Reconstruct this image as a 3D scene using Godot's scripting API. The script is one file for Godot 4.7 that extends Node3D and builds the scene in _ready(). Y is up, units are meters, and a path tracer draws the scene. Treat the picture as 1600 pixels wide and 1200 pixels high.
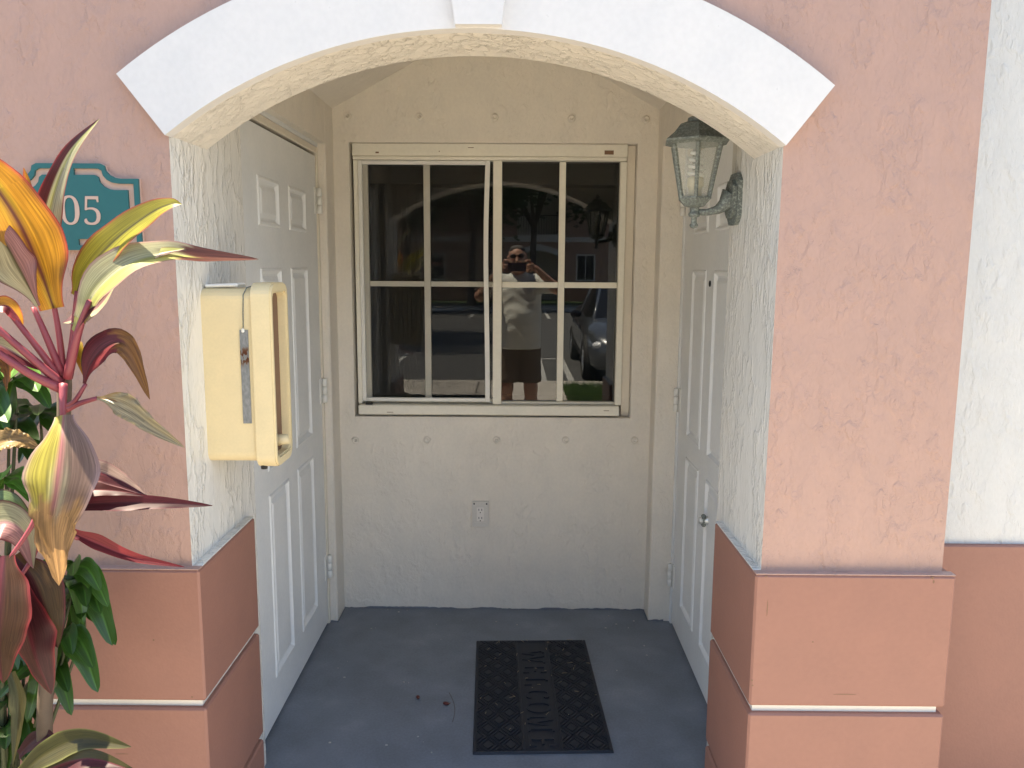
extends Node3D
# A recessed entry with an arch: pink stucco front, two white doors, a sliding window that mirrors the car park behind the photographer.

var used := {}
var T := {}          # computed textures
var M := {}          # materials
var rng := RandomNumberGenerator.new()

const CAM := Vector3(0, 1.56, 0)
const FOCAL := 1261.507
const CX := Vector3(0.99996377, 0.0057523, -0.00627439)
const CY := Vector3(-0.00660192, 0.98939568, -0.14509518)
const CZ := Vector3(0.00537322, 0.14513135, 0.98939781)

# ---------------------------------------------------------------- helpers
func numbered(n: String) -> String:
	var k: int = used.get(n, 0)
	used[n] = k + 1
	return n if k == 0 else "%s_%03d" % [n, k]

func tag(o: Node, label: String, category: String, group := "") -> Node:
	o.set_meta("label", label)
	o.set_meta("category", category)
	if group != "":
		o.set_meta("group", group)
	return o

func thing(called: String, label: String, category: String, at := Vector3.ZERO, turn := 0.0, group := "") -> Node3D:
	var o := Node3D.new()
	o.name = numbered(called)
	add_child(o)
	o.position = at
	o.rotation.y = turn
	tag(o, label, category, group)
	return o

func part(called: String, what, m: Material, parent: Node = null) -> MeshInstance3D:
	var o := MeshInstance3D.new()
	if what is SurfaceTool:
		what.generate_normals()
		o.mesh = what.commit()
	else:
		o.mesh = what
	o.material_override = m
	if parent == null or parent == self:
		o.name = numbered(called)
		add_child(o)
	else:
		o.name = called
		parent.add_child(o, true)
	return o

func struct(called: String, what, m: Material) -> MeshInstance3D:
	var o := part(called, what, m)
	o.set_meta("kind", "structure")
	return o

# a pixel of the 1600 x 1200 photograph gives a direction; z (the wall or the plant's distance) gives the point
func at(u: float, v: float, z: float) -> Vector3:
	var r := CX * (u - 800.0) - CY * (v - 600.0) - CZ * FOCAL
	return CAM + r * (z / r.z)

func lin(r: float, g: float, b: float) -> Color:
	return Color(r, g, b).linear_to_srgb()

func mat(c: Color, rough := 0.7, spec := 0.5, metal := 0.0) -> StandardMaterial3D:
	var m := StandardMaterial3D.new()
	m.albedo_color = c.linear_to_srgb()
	m.roughness = rough
	m.metallic = metal
	m.metallic_specular = spec
	return m

func tri3(m: StandardMaterial3D, scale: Vector3) -> StandardMaterial3D:
	m.uv1_triplanar = true
	m.uv1_world_triplanar = true
	m.uv1_scale = scale
	return m

func relief(m: StandardMaterial3D, t: Texture2D, cm: float) -> StandardMaterial3D:
	m.heightmap_enabled = true
	m.heightmap_texture = t
	m.heightmap_scale = cm
	return m

func S(smooth := false) -> SurfaceTool:
	var st := SurfaceTool.new()
	st.begin(Mesh.PRIMITIVE_TRIANGLES)
	st.set_smooth_group(0 if smooth else -1)
	return st

func tri(st: SurfaceTool, a: Vector3, b: Vector3, c: Vector3) -> void:
	st.add_vertex(a)
	st.add_vertex(b)
	st.add_vertex(c)

func quad(st: SurfaceTool, a: Vector3, b: Vector3, c: Vector3, d: Vector3) -> void:
	tri(st, a, b, c)
	tri(st, a, c, d)

# polygon turned so that its front looks away from mid
func outward(st: SurfaceTool, mid: Vector3, p: Array) -> void:
	var n: Vector3 = (p[2] - p[0]).cross(p[1] - p[0])
	var q := p.duplicate()
	if n.dot(p[0] - mid) < 0:
		q.reverse()
	for i in range(1, q.size() - 1):
		tri(st, q[0], q[i], q[i + 1])

func box(st: SurfaceTool, lo: Vector3, hi: Vector3, bev := 0.0, xf := Transform3D.IDENTITY) -> void:
	var c := (lo + hi) / 2
	var h := (hi - lo).abs() / 2
	var b: float = minf(bev, minf(h.x, minf(h.y, h.z)) * 0.9)
	var mid := xf * c
	var p := func(ax: int, s: float, i: float, j: float) -> Vector3:
		var v := Vector3.ZERO
		var u := (ax + 1) % 3
		var w := (ax + 2) % 3
		v[ax] = s * h[ax]
		v[u] = i * (h[u] - b)
		v[w] = j * (h[w] - b)
		return xf * (c + v)
	for ax in 3:
		for s in [-1.0, 1.0]:
			outward(st, mid, [p.call(ax, s, -1.0, -1.0), p.call(ax, s, 1.0, -1.0), p.call(ax, s, 1.0, 1.0), p.call(ax, s, -1.0, 1.0)])
	if b <= 0.0:
		return
	for ax in 3:
		for s in [-1.0, 1.0]:
			for k in [-1.0, 1.0]:
				# edge between face ax (sign s) and face ax+1 (sign k), along ax+2
				var n := (ax + 1) % 3
				outward(st, mid, [p.call(ax, s, k, -1.0), p.call(ax, s, k, 1.0), p.call(n, k, 1.0, s), p.call(n, k, -1.0, s)])
	for sx in [-1.0, 1.0]:
		for sy in [-1.0, 1.0]:
			for sz in [-1.0, 1.0]:
				outward(st, mid, [p.call(0, sx, sy, sz), p.call(1, sy, sz, sx), p.call(2, sz, sx, sy)])

func bx(x0: float, x1: float, y0: float, y1: float, z0: float, z1: float, bev := 0.0) -> SurfaceTool:
	var st := S()
	box(st, Vector3(x0, y0, z0), Vector3(x1, y1, z1), bev)
	return st

func frame_of(dir: Vector3) -> Basis:
	var z := dir.normalized()
	var x := (Vector3.UP if absf(z.y) < 0.95 else Vector3.RIGHT).cross(z).normalized()
	return Basis(x, z.cross(x), z)

# tube through points with a radius at each
func tube(st: SurfaceTool, pts: Array, radii: Array, sides := 10, caps := true) -> void:
	var rings := []
	var x := Vector3.ZERO
	for i in pts.size():
		var d: Vector3 = (pts[mini(i + 1, pts.size() - 1)] - pts[maxi(i - 1, 0)]).normalized()
		if i == 0:
			x = frame_of(d).x
		x = (x - d * x.dot(d)).normalized()
		var y := d.cross(x)
		var ring := []
		for k in sides:
			var a := TAU * k / sides
			ring.append(pts[i] + (x * cos(a) + y * sin(a)) * radii[i])
		rings.append(ring)
	for i in pts.size() - 1:
		for k in sides:
			var n := (k + 1) % sides
			quad(st, rings[i][k], rings[i + 1][k], rings[i + 1][n], rings[i][n])
	if caps:
		for k in range(1, sides - 1):
			tri(st, rings[0][0], rings[0][k], rings[0][k + 1])
			tri(st, rings[-1][0], rings[-1][k + 1], rings[-1][k])

# profile (radius, height) turned round an axis
func lathe(st: SurfaceTool, prof: Array, sides: int, xf := Transform3D.IDENTITY, phase := 0.0) -> void:
	for i in prof.size() - 1:
		for k in sides:
			var a := TAU * (k + phase) / sides
			var b := TAU * (k + 1 + phase) / sides
			var p: Vector2 = prof[i]
			var q: Vector2 = prof[i + 1]
			var p0 := xf * Vector3(cos(a) * p.x, p.y, sin(a) * p.x)
			var p1 := xf * Vector3(cos(b) * p.x, p.y, sin(b) * p.x)
			var q0 := xf * Vector3(cos(a) * q.x, q.y, sin(a) * q.x)
			var q1 := xf * Vector3(cos(b) * q.x, q.y, sin(b) * q.x)
			if q.x > 1e-6:
				tri(st, p0, q0, q1)
			if p.x > 1e-6:
				tri(st, p0, q1, p1)

# flat outline in local x/y pushed from z0 to z1 (z1 is the front)
func slab(st: SurfaceTool, poly: PackedVector2Array, z0: float, z1: float, xf := Transform3D.IDENTITY, front := true, back := true, sides := true) -> void:
	var ids := Geometry2D.triangulate_polygon(poly)
	var cw := Geometry2D.is_polygon_clockwise(poly)
	for i in range(0, ids.size(), 3):
		var a := poly[ids[i]]
		var b := poly[ids[i + 1]]
		var c := poly[ids[i + 2]]
		if (b - a).cross(c - a) > 0:
			var t := b
			b = c
			c = t
		if front:
			tri(st, xf * Vector3(a.x, a.y, z1), xf * Vector3(b.x, b.y, z1), xf * Vector3(c.x, c.y, z1))
		if back:
			tri(st, xf * Vector3(a.x, a.y, z0), xf * Vector3(c.x, c.y, z0), xf * Vector3(b.x, b.y, z0))
	if sides:
		for i in poly.size():
			var a := poly[i]
			var b := poly[(i + 1) % poly.size()]
			if not cw:
				var t := a
				a = b
				b = t
			quad(st, xf * Vector3(a.x, a.y, z1), xf * Vector3(a.x, a.y, z0), xf * Vector3(b.x, b.y, z0), xf * Vector3(b.x, b.y, z1))

func round_rect(x0: float, x1: float, y0: float, y1: float, r: float, n := 5) -> PackedVector2Array:
	var out := PackedVector2Array()
	var cs := [Vector2(x1 - r, y1 - r), Vector2(x0 + r, y1 - r), Vector2(x0 + r, y0 + r), Vector2(x1 - r, y0 + r)]
	for k in 4:
		for i in n + 1:
			var a := PI / 2 * (k + float(i) / n)
			out.append(cs[k] + Vector2(cos(a), sin(a)) * r)
	return out

# ring between two outlines of the same count, pushed from z0 to z1
func ring(st: SurfaceTool, outer: PackedVector2Array, inner: PackedVector2Array, z0: float, z1: float, xf := Transform3D.IDENTITY) -> void:
	var n := outer.size()
	for i in n:
		var j := (i + 1) % n
		var o0 := outer[i]
		var o1 := outer[j]
		var i0 := inner[i]
		var i1 := inner[j]
		quad(st, xf * Vector3(o0.x, o0.y, z1), xf * Vector3(i0.x, i0.y, z1), xf * Vector3(i1.x, i1.y, z1), xf * Vector3(o1.x, o1.y, z1))
		quad(st, xf * Vector3(o0.x, o0.y, z0), xf * Vector3(o1.x, o1.y, z0), xf * Vector3(i1.x, i1.y, z0), xf * Vector3(i0.x, i0.y, z0))
		quad(st, xf * Vector3(o0.x, o0.y, z0), xf * Vector3(o0.x, o0.y, z1), xf * Vector3(o1.x, o1.y, z1), xf * Vector3(o1.x, o1.y, z0))
		quad(st, xf * Vector3(i0.x, i0.y, z0), xf * Vector3(i1.x, i1.y, z0), xf * Vector3(i1.x, i1.y, z1), xf * Vector3(i0.x, i0.y, z1))

func sphere(st: SurfaceTool, c: Vector3, r: Vector3, n := 10) -> void:
	var prof := []
	for i in n + 1:
		var a := PI * i / n
		prof.append(Vector2(sin(a), -cos(a)))
	lathe(st, prof, n * 2, Transform3D(Basis.from_scale(r), c))

# ---------------------------------------------------------------- textures
func noise_bytes(size: int, seed_: int, freq: float, kind := FastNoiseLite.TYPE_SIMPLEX_SMOOTH, octaves := 3, warp := 0.0) -> PackedByteArray:
	var n := FastNoiseLite.new()
	n.seed = seed_
	n.noise_type = kind
	n.frequency = freq
	n.fractal_type = FastNoiseLite.FRACTAL_FBM if octaves > 1 else FastNoiseLite.FRACTAL_NONE
	n.fractal_octaves = octaves
	if warp > 0.0:
		n.domain_warp_enabled = true
		n.domain_warp_amplitude = warp
		n.domain_warp_frequency = freq * 2.2
		n.domain_warp_fractal_octaves = 3
	return n.get_seamless_image(size, size).get_data()

func tex(size: int, data: PackedByteArray, fmt := Image.FORMAT_L8) -> ImageTexture:
	return ImageTexture.create_from_image(Image.create_from_data(size, size, false, fmt, data))

func ss(a: float, b: float, x: float) -> float:
	var t := clampf((x - a) / (b - a), 0.0, 1.0)
	return t * t * (3.0 - 2.0 * t)

# trowelled stucco: smooth skin with torn edges of overlapping patches, in clusters
func make_textures() -> void:
	var n := 1024
	var big := noise_bytes(n, 11, 0.0075, FastNoiseLite.TYPE_SIMPLEX_SMOOTH, 4, 38.0)
	var two := noise_bytes(n, 23, 0.013, FastNoiseLite.TYPE_SIMPLEX_SMOOTH, 4, 30.0)
	var msk := noise_bytes(n, 31, 0.004, FastNoiseLite.TYPE_SIMPLEX_SMOOTH, 2)
	var fin := noise_bytes(n, 47, 0.05, FastNoiseLite.TYPE_SIMPLEX_SMOOTH, 3)
	var tri_ := noise_bytes(n, 67, 0.019, FastNoiseLite.TYPE_SIMPLEX_SMOOTH, 4, 26.0)
	var msk2 := noise_bytes(n, 69, 0.006, FastNoiseLite.TYPE_SIMPLEX_SMOOTH, 3)
	var low := noise_bytes(n, 59, 0.012, FastNoiseLite.TYPE_SIMPLEX_SMOOTH, 2)
	var h := PackedByteArray()
	h.resize(n * n)
	var drip := PackedByteArray()
	drip.resize(n * n)
	for i in n * n:
		var a := big[i] / 255.0
		var b := two[i] / 255.0
		var k := ss(0.38, 0.62, msk[i] / 255.0)
		var v := ss(0.435, 0.455, a) * 0.13 + ss(0.58, 0.60, a) * 0.13
		v += (ss(0.40, 0.42, b) + ss(0.56, 0.575, b) + ss(0.66, 0.675, b)) * 0.17 * (0.25 + k)
		v += low[i] / 255.0 * 0.07 + fin[i] / 255.0 * (0.03 + 0.06 * k * k)
		# torn trowel lines: thin meandering grooves that come and go, and pinholes
		var c := tri_[i] / 255.0
		var m2 := ss(0.42, 0.62, msk2[i] / 255.0)
		var g1 := 1.0 - ss(0.0, 0.011, absf(b - 0.47))
		var g2 := 1.0 - ss(0.0, 0.012, absf(c - 0.5))
		v = v * 0.8 + 0.22 - 0.26 * g1 * m2 - 0.22 * g2 * k * ss(0.3, 0.55, a)
		if fin[i] < 38 and m2 > 0.5:
			v -= 0.12
		h[i] = int(clampf(v, 0.0, 1.0) * 255.0)
		var r := 1.0 - absf(a - 0.5) * 2.0
		var s := 1.0 - absf(b - 0.5) * 2.0
		var d := pow(r, 22.0) * 0.42 + pow(s, 20.0) * 0.40 * (0.25 + k) + fin[i] / 255.0 * 0.12 * (0.3 + k) + low[i] / 255.0 * 0.12
		drip[i] = int(clampf(d, 0.0, 1.0) * 255.0)
	T.stucco = tex(n, h)
	T.drip = tex(n, drip)
	# paint: faint blotches, runs and flyspecks; multiplies the paint's own colour
	var blot := noise_bytes(512, 71, 0.012, FastNoiseLite.TYPE_SIMPLEX_SMOOTH, 4)
	var spk := noise_bytes(512, 73, 0.11, FastNoiseLite.TYPE_SIMPLEX_SMOOTH, 2)
	var pd := PackedByteArray()
	pd.resize(512 * 512 * 3)
	for i in 512 * 512:
		var v := 0.965 + 0.035 * (blot[i] / 255.0 - 0.5) + 0.025 * (spk[i] / 255.0 - 0.5)
		if spk[i] > 236:
			v *= 0.93
		for c in 3:
			pd[i * 3 + c] = int(clampf(v - c * 0.006 * (blot[i] / 255.0 - 0.4), 0.0, 1.0) * 255.0)
	T.paint = tex(512, pd, Image.FORMAT_RGB8)
	# painted concrete: worn patches, scuffs, pale grit
	var c1 := noise_bytes(n, 81, 0.006, FastNoiseLite.TYPE_SIMPLEX_SMOOTH, 5, 20.0)
	var c2 := noise_bytes(n, 83, 0.12, FastNoiseLite.TYPE_SIMPLEX_SMOOTH, 2)
	var cd := PackedByteArray()
	cd.resize(n * n * 3)
	var ch := PackedByteArray()
	ch.resize(n * n)
	for i in n * n:
		var a := c1[i] / 255.0
		var g := c2[i] / 255.0
		var v := 0.82 + 0.12 * (a - 0.5) + 0.07 * (g - 0.5)
		var wear := ss(0.70, 0.90, a) * 0.02 * (0.4 + g)
		v += wear
		if g > 0.955:
			v += 0.12
		for c in 3:
			cd[i * 3 + c] = int(clampf(v - wear * 0.12 * c, 0.0, 1.0) * 255.0)
		ch[i] = int(clampf(0.5 + 0.35 * (g - 0.5) + 0.3 * (a - 0.5), 0.0, 1.0) * 255.0)
	T.concrete = tex(n, cd, Image.FORMAT_RGB8)
	T.grit = tex(n, ch)
	# weathered metal: pale oxide flecks over dark paint
	var w1 := noise_bytes(256, 91, 0.05, FastNoiseLite.TYPE_SIMPLEX_SMOOTH, 4)
	var wd := PackedByteArray()
	wd.resize(256 * 256 * 3)
	for i in 256 * 256:
		var a := w1[i] / 255.0
		var k := ss(0.52, 0.66, a)
		var col := Color(0.40, 0.42, 0.41).lerp(Color(0.58, 0.60, 0.58), k * k)
		wd[i * 3] = int(col.r * 255)
		wd[i * 3 + 1] = int(col.g * 255)
		wd[i * 3 + 2] = int(col.b * 255)
	T.oxide = tex(256, wd, Image.FORMAT_RGB8)
	# rust on a galvanised strip
	var rd := PackedByteArray()
	rd.resize(256 * 256 * 3)
	for i in 256 * 256:
		var a := w1[i] / 255.0
		var y := float(i / 256) / 256.0
		var k := ss(0.15, 0.24, y) * (1.0 - ss(0.30, 0.42, y)) * ss(0.38, 0.6, a)
		var col := Color(0.50, 0.52, 0.53).lerp(Color(0.66, 0.67, 0.68), a).lerp(Color(0.36, 0.19, 0.09), k)
		rd[i * 3] = int(col.r * 255)
		rd[i * 3 + 1] = int(col.g * 255)
		rd[i * 3 + 2] = int(col.b * 255)
	T.rust = tex(256, rd, Image.FORMAT_RGB8)
	# leaf: fine veins running from the midrib to the tip
	var lv := noise_bytes(256, 97, 0.02, FastNoiseLite.TYPE_SIMPLEX_SMOOTH, 3)
	var ld := PackedByteArray()
	ld.resize(256 * 256 * 3)
	for y in 256:
		for x in 256:
			var a := lv[((x * 5) % 256) * 256 + (y / 4 + x) % 256] / 255.0
			var v := 0.82 + 0.34 * (a - 0.5)
			for c in 3:
				ld[(y * 256 + x) * 3 + c] = int(clampf(v, 0, 1) * 255)
	T.vein = tex(256, ld, Image.FORMAT_RGB8)

func painted(c: Color, rough: float, relief_tex, cm: float, scale := Vector3(0.85, 0.85, 0.85), spec := 0.5) -> StandardMaterial3D:
	var m := tri3(mat(c, rough, spec), scale)
	m.albedo_texture = T.paint
	if relief_tex:
		relief(m, relief_tex, cm)
	return m

func make_materials() -> void:
	M.pink = painted(Color(0.455, 0.288, 0.228), 0.62, T.stucco, 0.46, Vector3(1.63, 0.86, 1.63))
	M.offwhite = painted(Color(0.64, 0.63, 0.60), 0.6, T.stucco, 0.36, Vector3(1.7, 0.9, 1.7))
	M.terracotta = painted(Color(0.318, 0.152, 0.108), 0.6, T.grit, 0.10)
	M.trim = painted(Color(0.72, 0.70, 0.68), 0.55, T.grit, 0.06)
	M.cream = painted(Color(0.83, 0.772, 0.68), 0.5, T.stucco, 0.42, Vector3(1.07, 0.83, 1.07))
	M.jamb = painted(Color(0.80, 0.775, 0.71), 0.26, T.drip, 0.95, Vector3(0.95, 0.38, 0.95))
	M.soffit = painted(Color(0.83, 0.772, 0.68), 0.32, T.drip, 1.0, Vector3(1.5, 1.5, 1.5))
	M.joint = painted(Color(0.76, 0.73, 0.66), 0.5, T.grit, 0.08)
	M.casing = painted(Color(0.80, 0.73, 0.61), 0.45, T.grit, 0.04)
	M.door = painted(Color(0.82, 0.83, 0.82), 0.42, T.grit, 0.02)
	M.white_metal = painted(Color(0.86, 0.85, 0.80), 0.42, T.grit, 0.03)
	M.old_white = painted(Color(0.90, 0.86, 0.74), 0.5, T.grit, 0.05)
	M.floor = tri3(mat(Color(0.26, 0.29, 0.34), 0.6), Vector3(0.7, 0.7, 0.7))
	M.floor.albedo_texture = T.concrete
	relief(M.floor, T.grit, 0.10)
	M.pavement = tri3(mat(Color(0.62, 0.57, 0.50), 0.85), Vector3(0.4, 0.4, 0.4))
	M.pavement.albedo_texture = T.concrete
	relief(M.pavement, T.grit, 0.15)
	M.asphalt = tri3(mat(Color(0.105, 0.105, 0.105), 0.9), Vector3(0.23, 0.23, 0.23))
	M.asphalt.albedo_texture = T.concrete
	M.lines = tri3(mat(Color(0.62, 0.62, 0.60), 0.7), Vector3(0.5, 0.5, 0.5))
	M.lines.albedo_texture = T.concrete
	M.room = mat(Color(0.40, 0.37, 0.32), 0.9)
	M.dark = mat(Color(0.02, 0.02, 0.02), 0.7)
	M.roof = mat(Color(0.35, 0.15, 0.10), 0.9)
	var g := mat(Color(0.010, 0.012, 0.012), 0.0)   # solar tinted glass
	g.transparency = BaseMaterial3D.TRANSPARENCY_ALPHA
	g.albedo_color.a = 0.55
	g.metallic_specular = 0.66
	M.glass = g
	var sc := mat(Color(0.012, 0.012, 0.012), 0.8)
	sc.transparency = BaseMaterial3D.TRANSPARENCY_ALPHA
	sc.albedo_color.a = 0.13
	M.screen = sc
	var dusty := mat(Color(0.62, 0.64, 0.58), 0.2)   # dusty panes of the wall lantern
	dusty.transparency = BaseMaterial3D.TRANSPARENCY_ALPHA
	dusty.albedo_color.a = 0.30
	M.lantern_glass = dusty
	M.lamp_metal = tri3(mat(Color(0.88, 0.90, 0.88), 0.55), Vector3(9, 9, 9))
	M.lamp_metal.albedo_texture = T.oxide
	M.plastic = painted(Color(0.76, 0.63, 0.37), 0.45, T.grit, 0.02, Vector3(2, 2, 2))
	M.brown = mat(Color(0.20, 0.115, 0.065), 0.8)
	M.teal = painted(Color(0.012, 0.115, 0.118), 0.5, T.grit, 0.02)
	M.plaque_pink = painted(Color(0.56, 0.38, 0.30), 0.6, T.grit, 0.02)
	M.rubber = tri3(mat(Color(0.010, 0.013, 0.021), 0.6), Vector3(2, 2, 2))
	relief(M.rubber, T.grit, 0.05)
	M.blind = mat(Color(0.42, 0.40, 0.34), 0.8)

# ---------------------------------------------------------------- the scene
func _ready() -> void:
	rng.seed = 7
	# camera
	var cam := Camera3D.new()
	cam.name = "camera"
	cam.transform = Transform3D(Basis(CX, CY, CZ).orthonormalized(), CAM)
	cam.fov = 50.8735
	cam.near = 0.05
	cam.far = 400.0
	add_child(cam)
	cam.current = true
	# sky
	var env := Environment.new()
	env.background_mode = Environment.BG_SKY
	var sm := ProceduralSkyMaterial.new()
	sm.sky_top_color = lin(0.15, 0.27, 0.50)
	sm.sky_horizon_color = lin(0.92, 1.04, 1.18)
	sm.sky_curve = 0.30
	sm.ground_bottom_color = lin(0.18, 0.17, 0.15)
	sm.ground_horizon_color = lin(0.45, 0.47, 0.48)
	sm.sky_energy_multiplier = 0.76
	var sky := Sky.new()
	sky.sky_material = sm
	env.sky = sky
	env.tonemap_mode = Environment.TONE_MAPPER_LINEAR
	env.tonemap_exposure = 5.3
	env.sdfgi_enabled = true
	env.ssao_enabled = true
	env.ssil_enabled = true
	var we := WorldEnvironment.new()
	we.name = "world_environment"
	we.environment = env
	add_child(we)
	# sun: high, from the left, a little behind the front wall, which it leaves in shade
	var sun := DirectionalLight3D.new()
	sun.name = "sun"
	sun.light_color = Color(1.0, 0.95, 0.85)
	sun.light_energy = 1.6
	sun.light_angular_distance = 0.5
	sun.shadow_enabled = true
	add_child(sun)
	sun.look_at_from_position(Vector3(-3.6, 9.3, -0.42), Vector3.ZERO, Vector3.UP)

	make_textures()
	make_materials()
	build_ground()
	build_house()
	build_window()
	build_doors()
	build_lantern()
	build_wall_box()
	build_plaque()
	build_small_things()
	build_extra()

func build_ground() -> void:
	struct("ground", bx(-160, 160, -0.6, -0.22, 4.55, 160), M.asphalt)
	struct("terrain", bx(-160, 160, -0.7, -0.24, -160, 4.55), M.asphalt)
	# pavement in front of the entry, poured in slabs with joints between them
	var walk := Node3D.new()
	walk.name = numbered("pavement")
	add_child(walk)
	walk.set_meta("kind", "structure")
	for i in 5:
		for k in 4:
			var x0 := -2.05 + i * 1.52
			var z0 := -1.74 + k * 1.52
			part("slab", bx(x0, x0 + 1.508, -0.24, -0.10, z0, z0 + 1.508, 0.006), M.pavement, walk)
	struct("kerb", bx(-30, 30, -0.3, -0.10, 4.345, 4.50, 0.02), M.pavement)
	struct("porch_floor", bx(-1.2, 0.95, -0.3, 0.0, -3.6, -1.75, 0.004), M.floor)

const ARC_X := -0.0945
const ARC_R := 1.123
const ARC_Y := 0.957

func arc(r: float, a0: float, a1: float, n: int) -> PackedVector2Array:
	var out := PackedVector2Array()
	for i in n + 1:
		var a := lerpf(a0, a1, float(i) / n)
		var x := ARC_X + r * sin(a)
		out.append(Vector2(x, ARC_Y + r * cos(a) - (x + 0.9) * 0.011))   # the arch sits a touch out of level
	return out

func build_house() -> void:
	var house := thing("house", "pink stucco house front with a white arch over its recessed entry", "house")
	var half := asin(0.6875 / ARC_R)
	var opening := arc(ARC_R, -half, half, 40)
	opening[0] = Vector2(-0.782, opening[0].y)
	opening[-1] = Vector2(0.593, opening[-1].y)
	# front wall round the opening
	var poly := PackedVector2Array([Vector2(-6.0, -0.24), Vector2(-6.0, 6.0), Vector2(1.028, 6.0), Vector2(1.028, -0.24), Vector2(0.593, -0.24)])
	for i in range(opening.size() - 1, -1, -1):
		poly.append(opening[i])
	poly.append(Vector2(-0.782, -0.24))
	var st := S()
	slab(st, poly, -2.09, -1.865, Transform3D.IDENTITY, true, false, false)
	quad(st, Vector3(1.028, -0.24, -1.865), Vector3(1.028, 6, -1.865), Vector3(1.028, 6, -2.3), Vector3(1.028, -0.24, -2.3))
	part("front_wall", st, M.pink, house)
	st = S()
	slab(st, poly, -2.09, -1.865, Transform3D.IDENTITY, false, true, false)
	part("inner_face", st, M.cream, house)
	st = S(true)
	for i in opening.size() - 1:
		var a := opening[i]
		var b := opening[i + 1]
		quad(st, Vector3(a.x, a.y, -1.865), Vector3(b.x, b.y, -1.865), Vector3(b.x, b.y, -2.09), Vector3(a.x, a.y, -2.09))
	part("arch_soffit", st, M.soffit, house)
	# piers beside the opening, walls over and behind the doors
	for s in [0, 1]:
		var xi: float = [-0.782, 0.593][s]
		var xo: float = [-1.02, 0.83][s]
		var ze: float = [-2.345, -2.30][s]
		var zr: float = [-3.372, -3.405][s]
		st = S()
		quad(st, Vector3(xi, -0.24, -1.865), Vector3(xi, opening[0].y, -1.865), Vector3(xi, opening[0].y, -2.09), Vector3(xi, -0.24, -2.09))
		quad(st, Vector3(xi, -0.24, -2.09), Vector3(xi, 2.6, -2.09), Vector3(xi, 2.6, ze), Vector3(xi, -0.24, ze))
		quad(st, Vector3(xi, -0.24, ze), Vector3(xi, 2.6, ze), Vector3(xo, 2.6, ze), Vector3(xo, -0.24, ze))
		part("pier", st, M.jamb, house)
		st = S()
		box(st, Vector3(minf(xi, xo), 2.045, zr), Vector3(maxf(xi, xo), 2.6, ze))
		part("lintel", st, M.cream, house)
		part("return_wall", bx(minf(xi, xo), maxf(xi, xo), -0.24, 2.6, -3.8, zr, 0.006), M.cream, house)
		part("room_wall", bx(minf(xo, xo + [-0.2, 0.2][s]), maxf(xo, xo + [-0.2, 0.2][s]), -0.24, 2.6, -3.8, -1.9), M.room, house)
	# back wall with the window opening
	st = S()
	var x := [-0.79, -0.716, 0.506, 0.60]
	var y := [-0.24, 0.893, 2.073, 2.62]
	for i in 3:
		for k in 3:
			if i == 1 and k == 1:
				continue
			quad(st, Vector3(x[i], y[k], -3.52), Vector3(x[i], y[k + 1], -3.52), Vector3(x[i + 1], y[k + 1], -3.52), Vector3(x[i + 1], y[k], -3.52))
			quad(st, Vector3(x[i], y[k], -3.66), Vector3(x[i + 1], y[k], -3.66), Vector3(x[i + 1], y[k + 1], -3.66), Vector3(x[i], y[k + 1], -3.66))
	for e in [[x[1], y[1], x[1], y[2]], [x[1], y[2], x[2], y[2]], [x[2], y[2], x[2], y[1]], [x[2], y[1], x[1], y[1]]]:
		quad(st, Vector3(e[0], e[1], -3.52), Vector3(e[0], e[1], -3.66), Vector3(e[2], e[3], -3.66), Vector3(e[2], e[3], -3.52))
	part("back_wall", st, M.cream, house)
	# vaulted ceiling of the entry
	var vault := PackedVector2Array([Vector2(-0.95, 2.12), Vector2(-0.785, 2.207), Vector2(-0.43, 2.40), Vector2(-0.26, 2.45), Vector2(-0.0945, 2.468), Vector2(0.07, 2.45), Vector2(0.24, 2.40), Vector2(0.596, 2.207), Vector2(0.76, 2.12), Vector2(0.76, 2.75), Vector2(-0.95, 2.75)])
	st = S()
	slab(st, vault, -3.6, -2.085)
	part("ceiling", st, M.cream, house)
	# terracotta base courses with recessed joints
	for c in [[0.498, 0.833], [0.160, 0.478], [-0.24, 0.140]]:
		part("base_course", bx(-5.9, -0.757, c[0], c[1], -2.258, -1.842, 0.005), M.terracotta, house)
		part("base_course", bx(0.574, 1.052, c[0], c[1], -2.245, -1.842, 0.005), M.terracotta, house)
	# wall paint carried over the ledge on top of the base
	part("ledge", bx(-5.9, -0.7575, 0.8331, 0.8365, -1.868, -1.8435, 0.001), M.pink, house)
	part("ledge", bx(0.5745, 1.051, 0.8331, 0.8365, -1.868, -1.8435, 0.001), M.pink, house)
	part("ledge", bx(-0.785, -0.7585, 0.8331, 0.8365, -2.257, -1.869, 0.001), M.jamb, house)
	part("ledge", bx(0.5755, 0.596, 0.8331, 0.8365, -2.244, -1.869, 0.001), M.jamb, house)
	for c in [[0.47, 0.505], [0.13, 0.17]]:
		part("joint", bx(-5.85, -0.771, c[0], c[1], -2.252, -1.857), M.joint, house)
		part("joint", bx(0.586, 1.038, c[0], c[1], -2.24, -1.857), M.joint, house)
	part("base_course", bx(1.02, 6.4, -0.24, 0.833, -2.25, -2.062, 0.004), M.terracotta, house)
	# white wall set back beyond the pillar
	part("set_back_wall", bx(1.0, 6.5, -0.24, 6.0, -2.28, -2.078), M.offwhite, house)
	# raised arch band and its keystone
	var r0 := ARC_R - 0.004
	var r1 := ARC_R + 0.158
	var band := arc(r1, -half * 1.0, half * 1.0, 48)
	var inn := arc(r0, half * 1.0, -half * 1.0, 48)
	band.append_array(inn)
	st = S()
	slab(st, band, -1.875, -1.838)
	var band_o := part("arch_band", st, M.trim, house)
	st = S()
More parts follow.
